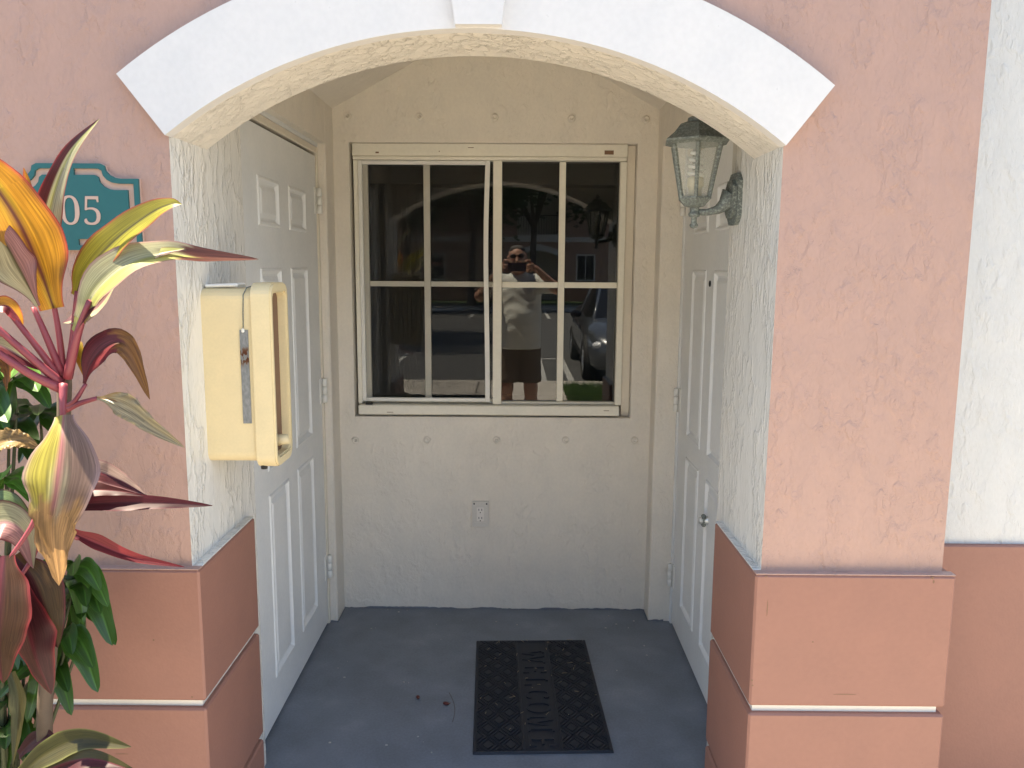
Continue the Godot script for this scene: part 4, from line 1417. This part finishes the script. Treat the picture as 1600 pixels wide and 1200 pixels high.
func build_opposite() -> void:
	var z := 31.0
	var H := thing("apartment_house", "pink two storey house with white bands and arch across the car park", "house", Vector3(0, -0.1, z))
	var st := S()
	# front wall with an arched entry near x 1.1, upper balcony opening above it
	part("wall", bx(-14, 0.0, 0, 7.2, 0.0, 0.3), M.pink, H)
	part("wall", bx(2.0, 14, 0, 7.2, 0.0, 0.3), M.pink, H)
	var poly := PackedVector2Array()
	poly.append(Vector2(0.0, 2.95))
	poly.append(Vector2(0.0, 2.02))
	for i in 17:
		var a := lerpf(-0.66, 0.66, i / 16.0)
		poly.append(Vector2(1.0 + 1.63 * sin(a), 2.02 - 1.63 * cos(0.66) + 1.63 * cos(a)))
	poly.append(Vector2(2.0, 2.02))
	poly.append(Vector2(2.0, 2.95))
	slab(st, poly, 0.0, 0.3)
	part("wall", st, M.pink, H)
	part("recess", bx(-0.3, 2.3, 0, 7.2, 1.9, 2.0), M.cream, H)
	part("floor_slab", bx(-0.2, 2.2, 2.951, 3.1, 0.02, 1.9), M.cream, H)
	part("parapet", bx(0.0, 2.0, 5.6, 7.2, 0.0, 0.3), M.pink, H)
	st = S()
	var band := PackedVector2Array()
	for i in 17:
		var a := lerpf(-0.66, 0.66, i / 16.0)
		band.append(Vector2(1.0 + 1.63 * sin(a), 2.02 - 1.63 * cos(0.66) + 1.63 * cos(a)))
	for i in 17:
		var a := lerpf(0.66, -0.66, i / 16.0)
		band.append(Vector2(1.0 + 1.88 * sin(a), 2.02 - 1.63 * cos(0.66) + 1.88 * cos(a)))
	slab(st, band, -0.06, 0.0)
	part("arch_band", st, M.trim, H)
	part("keystone", bx(0.88, 1.12, 2.34, 2.66, -0.09, -0.061), M.trim, H)
	part("storey_band", bx(-14.1, 14.1, 2.75, 2.98, -0.10, 0.0), M.trim, H)
	part("base_band", bx(-14.05, -0.05, 0, 0.85, -0.05, 0.0), M.terracotta, H)
	part("base_band", bx(2.05, 14.05, 0, 0.85, -0.05, 0.0), M.terracotta, H)
	part("roof", bx(-14.5, 14.5, 7.2, 7.5, -0.5, 9), M.roof, H)
	part("rear_wall", bx(-14, 14, 0, 7.2, 8.6, 8.8), M.pink, H)
	part("top_rail", bx(0.0, 2.0, 3.95, 4.0, 0.08, 0.12), M.dark, H)
	for i in 17:
		part("baluster", bx(0.05 + i * 0.118, 0.066 + i * 0.118, 3.1, 3.95, 0.09, 0.106), M.dark, H)
	for x in [-10.2, -7.0, -3.8, 3.2, 6.4, 9.6]:
		for y in [0.95, 4.2]:
			var f := part("window", bx(x - 0.45, x + 0.45, y, y + 1.25, -0.04, 0.01), M.trim, H)
			part("pane", bx(x - 0.38, x - 0.02, y + 0.08, y + 1.17, -0.05, -0.041), M.dark, f)
			part("pane", bx(x + 0.02, x + 0.38, y + 0.08, y + 1.17, -0.05, -0.041), M.dark, f)

func build_car() -> void:
	var C := thing("parked_car", "dark silver saloon parked nose in beside the striped bay", "car", Vector3(1.96, -0.22, 7.05), PI)
	var paint := mat(Color(0.10, 0.105, 0.115), 0.30, 0.5, 0.5)
	paint.clearcoat_enabled = true
	paint.clearcoat = 1.0
	paint.clearcoat_roughness = 0.05
	var dark := mat(Color(0.012, 0.012, 0.014), 0.06)
	var tyre := mat(Color(0.02, 0.02, 0.02), 0.85)
	var alloy := mat(Color(0.55, 0.56, 0.58), 0.3, 0.5, 0.8)
	# z, half width, sill, belt, top
	var sec := [[2.28, 0.55, 0.32, 0.58, 0.62], [2.20, 0.72, 0.24, 0.64, 0.68], [1.95, 0.84, 0.20, 0.72, 0.77], [1.45, 0.90, 0.19, 0.80, 0.87], [0.95, 0.91, 0.19, 0.86, 0.93], [0.2, 0.91, 0.19, 0.90, 0.95], [-0.8, 0.91, 0.19, 0.93, 0.97], [-1.45, 0.90, 0.20, 0.95, 1.00], [-2.0, 0.85, 0.24, 0.93, 1.02], [-2.25, 0.76, 0.32, 0.88, 0.98], [-2.33, 0.60, 0.45, 0.80, 0.88]]
	var rows := []
	for s in sec:
		var w: float = s[1]
		var mid: float = lerpf(s[2], s[3], 0.55)
		var half := [Vector2(0, s[2]), Vector2(w * 0.86, s[2]), Vector2(w * 0.97, s[2] + 0.08), Vector2(w, mid), Vector2(w * 0.985, lerpf(mid, s[3], 0.6)), Vector2(w * 0.94, s[3]), Vector2(w * 0.80, s[4]), Vector2(w * 0.4, s[4] + 0.015), Vector2(0, s[4] + 0.02)]
		var row := []
		for p in half:
			row.append(Vector3(p.x, p.y, s[0]))
		for i in range(half.size() - 2, 0, -1):
			row.append(Vector3(-half[i].x, half[i].y, s[0]))
		rows.append(row)
	var st := S(true)
	for i in rows.size() - 1:
		for k in rows[0].size():
			var n: int = (k + 1) % rows[0].size()
			quad(st, rows[i][k], rows[i][n], rows[i + 1][n], rows[i + 1][k])
	for e in [0, rows.size() - 1]:
		for k in range(1, rows[0].size() - 1):
			tri(st, rows[e][0], rows[e][k], rows[e][k + 1])
	part("body", st, paint, C)
	# greenhouse
	var base := [[0.98, 0.70, 0.92], [0.30, 0.78, 0.93], [-0.45, 0.79, 0.95], [-1.15, 0.77, 0.97], [-1.80, 0.66, 1.0]]
	var top := [[0.18, 0.52, 1.40], [0.05, 0.57, 1.44], [-0.45, 0.59, 1.46], [-0.95, 0.57, 1.44], [-1.10, 0.52, 1.41]]
	for s in [-1, 1]:
		for i in 4:
			st = S()
			quad(st, Vector3(base[i][1] * s, base[i][2], base[i][0]), Vector3(top[i][1] * s, top[i][2], top[i][0]), Vector3(top[i + 1][1] * s, top[i + 1][2], top[i + 1][0]), Vector3(base[i + 1][1] * s, base[i + 1][2], base[i + 1][0]))
			part("side_window", st, dark, C)
		for i in [0, 2, 4]:
			st = S(true)
			tube(st, [Vector3(base[i][1] * s, base[i][2] - 0.02, base[i][0]), Vector3(top[i][1] * s, top[i][2], top[i][0])], [0.035, 0.025], 8)
			part("pillar", st, paint, C)
	st = S()
	quad(st, Vector3(-0.70, 0.92, 0.98), Vector3(-0.52, 1.40, 0.18), Vector3(0.52, 1.40, 0.18), Vector3(0.70, 0.92, 0.98))
	part("windscreen", st, dark, C)
	st = S()
	quad(st, Vector3(-0.66, 1.0, -1.80), Vector3(0.66, 1.0, -1.80), Vector3(0.52, 1.41, -1.10), Vector3(-0.52, 1.41, -1.10))
	part("rear_window", st, dark, C)
	st = S(true)
	for i in 4:
		var a := [Vector3(-top[i][1], top[i][2], top[i][0]), Vector3(0, top[i][2] + 0.03, top[i][0]), Vector3(top[i][1], top[i][2], top[i][0])]
		var b := [Vector3(-top[i + 1][1], top[i + 1][2], top[i + 1][0]), Vector3(0, top[i + 1][2] + 0.03, top[i + 1][0]), Vector3(top[i + 1][1], top[i + 1][2], top[i + 1][0])]
		for k in 2:
			quad(st, a[k], a[k + 1], b[k + 1], b[k])
	part("roof", st, paint, C)
	for z in [1.42, -1.35]:
		for s in [-1, 1]:
			var w := Node3D.new()
			w.name = "wheel"
			C.add_child(w, true)
			w.position = Vector3(0.80 * s, 0.325, z)
			w.rotation.z = -PI / 2 * s
			st = S(true)
			lathe(st, [Vector2(0.22, -0.09), Vector2(0.30, -0.10), Vector2(0.325, -0.08), Vector2(0.325, 0.09), Vector2(0.305, 0.115), Vector2(0.225, 0.112), Vector2(0.215, 0.095)], 30)
			part("tyre", st, tyre, w)
			st = S(true)
			lathe(st, [Vector2(0.222, 0.10), Vector2(0.205, 0.104), Vector2(0.20, 0.03), Vector2(0.0, 0.03)], 30)
			for k in 5:
				var bs := Basis(Vector3.UP, TAU * k / 5.0)
				box(st, Vector3(0.03, 0.07, -0.022), Vector3(0.205, 0.10, 0.022), 0.006, Transform3D(bs, Vector3.ZERO))
			lathe(st, [Vector2(0.05, 0.05), Vector2(0.05, 0.108), Vector2(0.0, 0.112)], 16)
			part("rim", st, alloy, w)
			# dark wheel well with a body coloured lip
			st = S(true)
			lathe(st, [Vector2(0.385, 0.0), Vector2(0.385, 0.086), Vector2(0.0, 0.086)], 28)
			part("wheel_well", st, M.dark, w)
	for s in [-1, 1]:
		st = S()
		box(st, Vector3(0.90 * s - 0.02, 0.93, 0.62), Vector3(0.90 * s + 0.16 * s, 1.04, 0.74), 0.035)
		part("mirror", st, dark, C)
		st = S(true)
		sphere(st, Vector3(0.66 * s, 0.60, 2.08), Vector3(0.16, 0.065, 0.12), 8)
		part("headlight", st, mat(Color(0.7, 0.72, 0.75), 0.1), C)
		st = S(true)
		sphere(st, Vector3(0.66 * s, 0.80, -2.2), Vector3(0.15, 0.07, 0.09), 8)
		part("tail_light", st, mat(Color(0.35, 0.01, 0.01), 0.2), C)
		for zz in [0.05, -0.95]:
			st = S()
			box(st, Vector3(0.895 * s - 0.01, 0.76, zz - 0.10), Vector3(0.895 * s + 0.012 * s + 0.01 * s, 0.785, zz + 0.08), 0.006)
			part("door_handle", st, paint, C)
	st = S()
	box(st, Vector3(-0.45, 0.30, 2.2), Vector3(0.45, 0.50, 2.27), 0.02)
	part("grille", st, M.dark, C)

# tapered capsules joined by a smooth minimum, meshed as surface nets
func blob(st: SurfaceTool, caps: Array, cell: float, k: float, ripple := 0.0, hem := -1e9) -> void:
	var lo := Vector3(1e9, 1e9, 1e9)
	var hi := -lo
	for c in caps:
		for e in 2:
			var r: float = c[2 + e] + cell * 3
			var v: Vector3 = c[e]
			lo = lo.min(v - Vector3(r, r, r))
			hi = hi.max(v + Vector3(r, r, r))
	var nx := int((hi.x - lo.x) / cell) + 2
	var ny := int((hi.y - lo.y) / cell) + 2
	var nz := int((hi.z - lo.z) / cell) + 2
	var f := PackedFloat32Array()
	f.resize(nx * ny * nz)
	var margin := 3.2 / k + cell
	for c in caps:
		var a: Vector3 = c[0]
		var b: Vector3 = c[1]
		var ra: float = c[2]
		var rb: float = c[3]
		var ab := b - a
		var l2 := maxf(ab.length_squared(), 1e-9)
		var rm := maxf(ra, rb) + margin
		var i0 := (a.min(b) - Vector3(rm, rm, rm) - lo) / cell
		var i1 := (a.max(b) + Vector3(rm, rm, rm) - lo) / cell
		for z in range(maxi(0, int(i0.z)), mini(nz, int(i1.z) + 2)):
			for y in range(maxi(0, int(i0.y)), mini(ny, int(i1.y) + 2)):
				for x in range(maxi(0, int(i0.x)), mini(nx, int(i1.x) + 2)):
					var p := lo + Vector3(x, y, z) * cell
					var t := clampf((p - a).dot(ab) / l2, 0.0, 1.0)
					var d := p.distance_to(a + ab * t) - lerpf(ra, rb, t)
					if d < margin:
						f[(z * ny + y) * nx + x] += exp(-k * d)
	for i in f.size():
		f[i] = -log(f[i]) / k if f[i] > 1e-12 else 0.2
	if ripple > 0.0:
		for z in nz:
			for y in ny:
				for x in nx:
					var p := lo + Vector3(x, y, z) * cell
					f[(z * ny + y) * nx + x] += ripple * (sin(p.y * 62.0 + sin(p.x * 24.0) * 2.0 + p.z * 20.0) * 0.6 + sin(p.x * 55.0 + p.y * 21.0) * 0.4)
	if hem > -1e8:
		for y in ny:
			var cut := hem - (lo.y + y * cell)
			for z in nz:
				for x in nx:
					f[(z * ny + y) * nx + x] = maxf(f[(z * ny + y) * nx + x], cut)
	var id := PackedInt32Array()
	id.resize(f.size())
	id.fill(-1)
	var verts := PackedVector3Array()
	var off := [0, 1, nx, nx + 1, nx * ny, nx * ny + 1, nx * ny + nx, nx * ny + nx + 1]
	var edges := [[0, 1], [2, 3], [4, 5], [6, 7], [0, 2], [1, 3], [4, 6], [5, 7], [0, 4], [1, 5], [2, 6], [3, 7]]
	for z in nz - 1:
		for y in ny - 1:
			for x in nx - 1:
				var i := (z * ny + y) * nx + x
				var mask := 0
				for q in 8:
					if f[i + off[q]] < 0.0:
						mask |= 1 << q
				if mask == 0 or mask == 255:
					continue
				var s := Vector3.ZERO
				var n := 0
				for e in edges:
					var fa := f[i + off[e[0]]]
					var fb := f[i + off[e[1]]]
					if (fa < 0.0) != (fb < 0.0):
						var t := fa / (fa - fb)
						var pa := Vector3(e[0] & 1, (e[0] >> 1) & 1, e[0] >> 2)
						var pb := Vector3(e[1] & 1, (e[1] >> 1) & 1, e[1] >> 2)
						s += pa.lerp(pb, t)
						n += 1
				id[i] = verts.size()
				verts.append(lo + (Vector3(x, y, z) + s / n) * cell)
	for z in range(1, nz - 1):
		for y in range(1, ny - 1):
			for x in range(1, nx - 1):
				var i := (z * ny + y) * nx + x
				var here := f[i] < 0.0
				for ax in 3:
					var step: int = [1, nx, nx * ny][ax]
					if here == (f[i + step] < 0.0):
						continue
					var u: int = [nx, nx * ny, 1][ax]
					var w: int = [nx * ny, 1, nx][ax]
					var q := [id[i], id[i - u], id[i - u - w], id[i - w]]
					if q.min() < 0:
						continue
					if here:
						quad(st, verts[q[0]], verts[q[3]], verts[q[2]], verts[q[1]])
					else:
						quad(st, verts[q[0]], verts[q[1]], verts[q[2]], verts[q[3]])

func build_person() -> void:
	var P := thing("person", "person in pale T-shirt, sunglasses and brown shorts holding up a phone", "person", Vector3(0.02, -0.10, 0.36))
	var o := -P.position
	var skin := mat(Color(0.42, 0.23, 0.16), 0.5)
	skin.subsurf_scatter_enabled = true
	skin.subsurf_scatter_strength = 0.1
	var cap := func(list: Array) -> Array:
		var out := []
		for c in list:
			out.append([c[0] + o, c[1] + o, c[2], c[3]])
		return out
	var V := func(x: float, y: float, z: float) -> Vector3:
		return Vector3(x, y, z)
	# joints in the scene's own metres
	var shR := Vector3(0.205, 1.40, 0.36)
	var shL := Vector3(-0.165, 1.40, 0.36)
	var elR := Vector3(0.365, 1.355, 0.155)
	var elL := Vector3(-0.335, 1.285, 0.165)
	var wrR := Vector3(0.165, 1.535, 0.062)
	var wrL := Vector3(-0.158, 1.525, 0.062)
	var hip := Vector3(0.02, 0.86, 0.37)
	var body := [
		[Vector3(0.02, 1.30, 0.36), Vector3(0.02, 1.02, 0.355), 0.135, 0.125], [Vector3(0.02, 1.02, 0.355), hip, 0.125, 0.13],
		[shR, shL, 0.065, 0.065], [Vector3(0.02, 1.42, 0.36), Vector3(0.02, 1.56, 0.315), 0.062, 0.056],
		[shR, elR, 0.052, 0.042], [elR, wrR, 0.042, 0.028], [shL, elL, 0.052, 0.042], [elL, wrL, 0.042, 0.028],
	]
	for s in [-1, 1]:
		var hj := Vector3(0.02 + 0.095 * s, 0.84, 0.37)
		var kn := Vector3(0.02 + 0.115 * s, 0.42, 0.355)
		var an := Vector3(0.02 + 0.125 * s, -0.01, 0.385)
		body += [[hj, kn, 0.088, 0.055], [kn, kn.lerp(an, 0.35), 0.055, 0.056], [kn.lerp(an, 0.35), an, 0.056, 0.036], [an, Vector3(an.x + 0.02 * s, -0.06, 0.24), 0.036, 0.026]]
	var st := S(true)
	blob(st, cap.call(body), 0.014, 55.0)
	# head, turned to the phone's screen
	var hc := Vector3(0.0, 1.625, 0.275)
	var head := [
		[hc + Vector3(0, 0.030, 0.020), hc + Vector3(0, 0.012, 0.045), 0.078, 0.080], [hc + Vector3(0, -0.02, -0.012), hc + Vector3(0, 0.03, -0.010), 0.064, 0.068],
		[hc + Vector3(0, -0.055, -0.018), hc + Vector3(0, -0.085, -0.030), 0.052, 0.034], [hc + Vector3(-0.045, -0.05, 0.0), hc + Vector3(-0.015, -0.09, -0.03), 0.030, 0.022], [hc + Vector3(0.045, -0.05, 0.0), hc + Vector3(0.015, -0.09, -0.03), 0.030, 0.022],
		[hc + Vector3(0, 0.012, -0.072), hc + Vector3(0, -0.028, -0.092), 0.009, 0.015], [hc + Vector3(-0.03, 0.024, -0.066), hc + Vector3(0.03, 0.024, -0.066), 0.012, 0.012],
		[hc + Vector3(-0.020, -0.058, -0.066), hc + Vector3(0.020, -0.058, -0.066), 0.009, 0.009], [hc + Vector3(0, -0.07, 0.02), hc + Vector3(0.005, -0.13, 0.05), 0.055, 0.055],
		[hc + Vector3(-0.079, 0.010, 0.022), hc + Vector3(-0.079, -0.026, 0.014), 0.013, 0.010], [hc + Vector3(0.079, 0.010, 0.022), hc + Vector3(0.079, -0.026, 0.014), 0.013, 0.010],
	]
	blob(st, cap.call(head), 0.006, 140.0)
	# hands closed on the ends of the phone
	for s in [-1, 1]:
		var w: Vector3 = wrR if s > 0 else wrL
		var h := func(x: float, y: float, z: float) -> Vector3:
			return Vector3(x * s, y, z)
		var hand := [
			[w, h.call(0.128, 1.545, 0.050), 0.027, 0.026], [h.call(0.132, 1.565, 0.046), h.call(0.122, 1.525, 0.050), 0.019, 0.018], [h.call(0.118, 1.568, 0.036), h.call(0.112, 1.522, 0.042), 0.015, 0.014],
			# index along the top edge
			[h.call(0.122, 1.572, 0.036), h.call(0.112, 1.604, 0.020), 0.0095, 0.0090], [h.call(0.112, 1.604, 0.020), h.call(0.090, 1.604, 0.010), 0.0090, 0.0085], [h.call(0.090, 1.604, 0.010), h.call(0.070, 1.594, 0.012), 0.0085, 0.0075],
			# middle, ring and little finger round the back corner
			[h.call(0.122, 1.558, 0.030), h.call(0.120, 1.566, 0.004), 0.0095, 0.0090], [h.call(0.120, 1.566, 0.004), h.call(0.102, 1.562, -0.004), 0.0090, 0.0085], [h.call(0.102, 1.562, -0.004), h.call(0.086, 1.560, -0.003), 0.0085, 0.0075],
			[h.call(0.120, 1.541, 0.032), h.call(0.118, 1.542, 0.006), 0.0092, 0.0088], [h.call(0.118, 1.542, 0.006), h.call(0.102, 1.541, -0.003), 0.0088, 0.0082], [h.call(0.102, 1.541, -0.003), h.call(0.088, 1.540, -0.003), 0.0082, 0.0074],
			[h.call(0.116, 1.524, 0.036), h.call(0.114, 1.514, 0.014), 0.0086, 0.0082], [h.call(0.114, 1.514, 0.014), h.call(0.102, 1.508, 0.004), 0.0082, 0.0076], [h.call(0.102, 1.508, 0.004), h.call(0.088, 1.506, 0.004), 0.0076, 0.0070],
			# thumb on the screen side
			[h.call(0.126, 1.530, 0.056), h.call(0.106, 1.512, 0.048), 0.013, 0.0105], [h.call(0.106, 1.512, 0.048), h.call(0.084, 1.520, 0.034), 0.0105, 0.0095], [h.call(0.084, 1.520, 0.034), h.call(0.068, 1.528, 0.030), 0.0095, 0.0082],
		]
		blob(st, cap.call(hand), 0.0042, 420.0)
	var bd := part("body", st, skin, P)
	# T-shirt
	st = S(true)
	blob(st, cap.call([
		[Vector3(0.02, 1.33, 0.36), Vector3(0.02, 1.02, 0.35), 0.150, 0.150], [Vector3(-0.055, 1.28, 0.35), Vector3(-0.06, 0.78, 0.36), 0.130, 0.128], [Vector3(0.095, 1.28, 0.35), Vector3(0.10, 0.78, 0.36), 0.130, 0.128],
		[Vector3(0.02, 1.10, 0.315), Vector3(0.02, 0.96, 0.33), 0.150, 0.140], [Vector3(0.02, 0.96, 0.345), Vector3(0.02, 0.80, 0.36), 0.150, 0.150],
		[shR + Vector3(-0.01, 0, 0), shL + Vector3(0.01, 0, 0), 0.078, 0.078], [shR, shR.lerp(elR, 0.62), 0.074, 0.066], [shL, shL.lerp(elL, 0.62), 0.074, 0.066], [Vector3(0.02, 1.40, 0.36), Vector3(0.02, 1.45, 0.35), 0.085, 0.070],
	]), 0.012, 60.0, 0.004, 0.795 + 0.10)
	part("t_shirt", st, mat(Color(0.60, 0.61, 0.57), 0.85), bd)
	# shorts
	st = S(true)
	var sh := [[Vector3(-0.05, 0.85, 0.37), Vector3(0.09, 0.85, 0.37), 0.135, 0.135]]
	for s in [-1, 1]:
		sh.append([Vector3(0.02 + 0.085 * s, 0.82, 0.37), Vector3(0.02 + 0.108 * s, 0.44, 0.362), 0.120, 0.110])
	blob(st, cap.call(sh), 0.013, 90.0, 0.003, 0.475 + 0.10)
	part("shorts", st, mat(Color(0.115, 0.085, 0.065), 0.85), bd)
	st = S(true)
	for s in [-1, 1]:
		var x: float = 0.02 + 0.125 * s
		blob(st, cap.call([[Vector3(x, -0.052, 0.42), Vector3(x + 0.012 * s, -0.058, 0.30), 0.046, 0.046], [Vector3(x + 0.012 * s, -0.058, 0.30), Vector3(x + 0.022 * s, -0.066, 0.19), 0.046, 0.036]]), 0.010, 120.0)
	part("shoes", st, mat(Color(0.05, 0.05, 0.055), 0.7), bd)
	# short hair, dark glasses, print on the shirt
	st = S(true)
	blob(st, cap.call([[hc + Vector3(0, 0.046, 0.030), hc + Vector3(0, 0.030, 0.062), 0.076, 0.076], [hc + Vector3(-0.03, 0.080, -0.015), hc + Vector3(0.03, 0.080, -0.015), 0.034, 0.034], [hc + Vector3(-0.066, 0.03, 0.03), hc + Vector3(-0.058, -0.03, 0.06), 0.022, 0.022], [hc + Vector3(0.066, 0.03, 0.03), hc + Vector3(0.058, -0.03, 0.06), 0.022, 0.022]]), 0.007, 120.0)
	part("hair", st, mat(Color(0.07, 0.06, 0.055), 0.7), bd)
	st = S(true)
	for s in [-1, 1]:
		sphere(st, hc + o + Vector3(0.033 * s, 0.020, -0.076), Vector3(0.030, 0.021, 0.012), 8)
		tube(st, [hc + o + Vector3(0.060 * s, 0.026, -0.066), hc + o + Vector3(0.080 * s, 0.020, 0.02)], [0.003, 0.0025], 6)
	tube(st, [hc + o + Vector3(-0.012, 0.026, -0.084), hc + o + Vector3(0.012, 0.026, -0.084)], [0.003, 0.003], 6)
	part("sunglasses", st, mat(Color(0.01, 0.01, 0.012), 0.08), bd)
	# the phone, held behind the picture's viewpoint
	var ph := thing("phone", "dark phone held sideways in both hands of the person", "phone", Vector3(0.0, 1.548, 0.016))
	st = S()
	slab(st, round_rect(-0.082, 0.082, -0.038, 0.038, 0.009), -0.004, 0.004)
	part("case", st, mat(Color(0.05, 0.03, 0.06), 0.4), ph)
	st = S()
	slab(st, round_rect(-0.078, 0.078, -0.035, 0.035, 0.007), 0.0035, 0.0046)
	part("screen", st, mat(Color(0.01, 0.01, 0.012), 0.05), ph)
	st = S()
	slab(st, round_rect(-0.020, 0.020, -0.004, 0.030, 0.006), -0.0062, -0.0035)
	part("lens_block", st, M.dark, ph)

func build_extra() -> void:
	build_plants()
	build_outside()
	build_person()
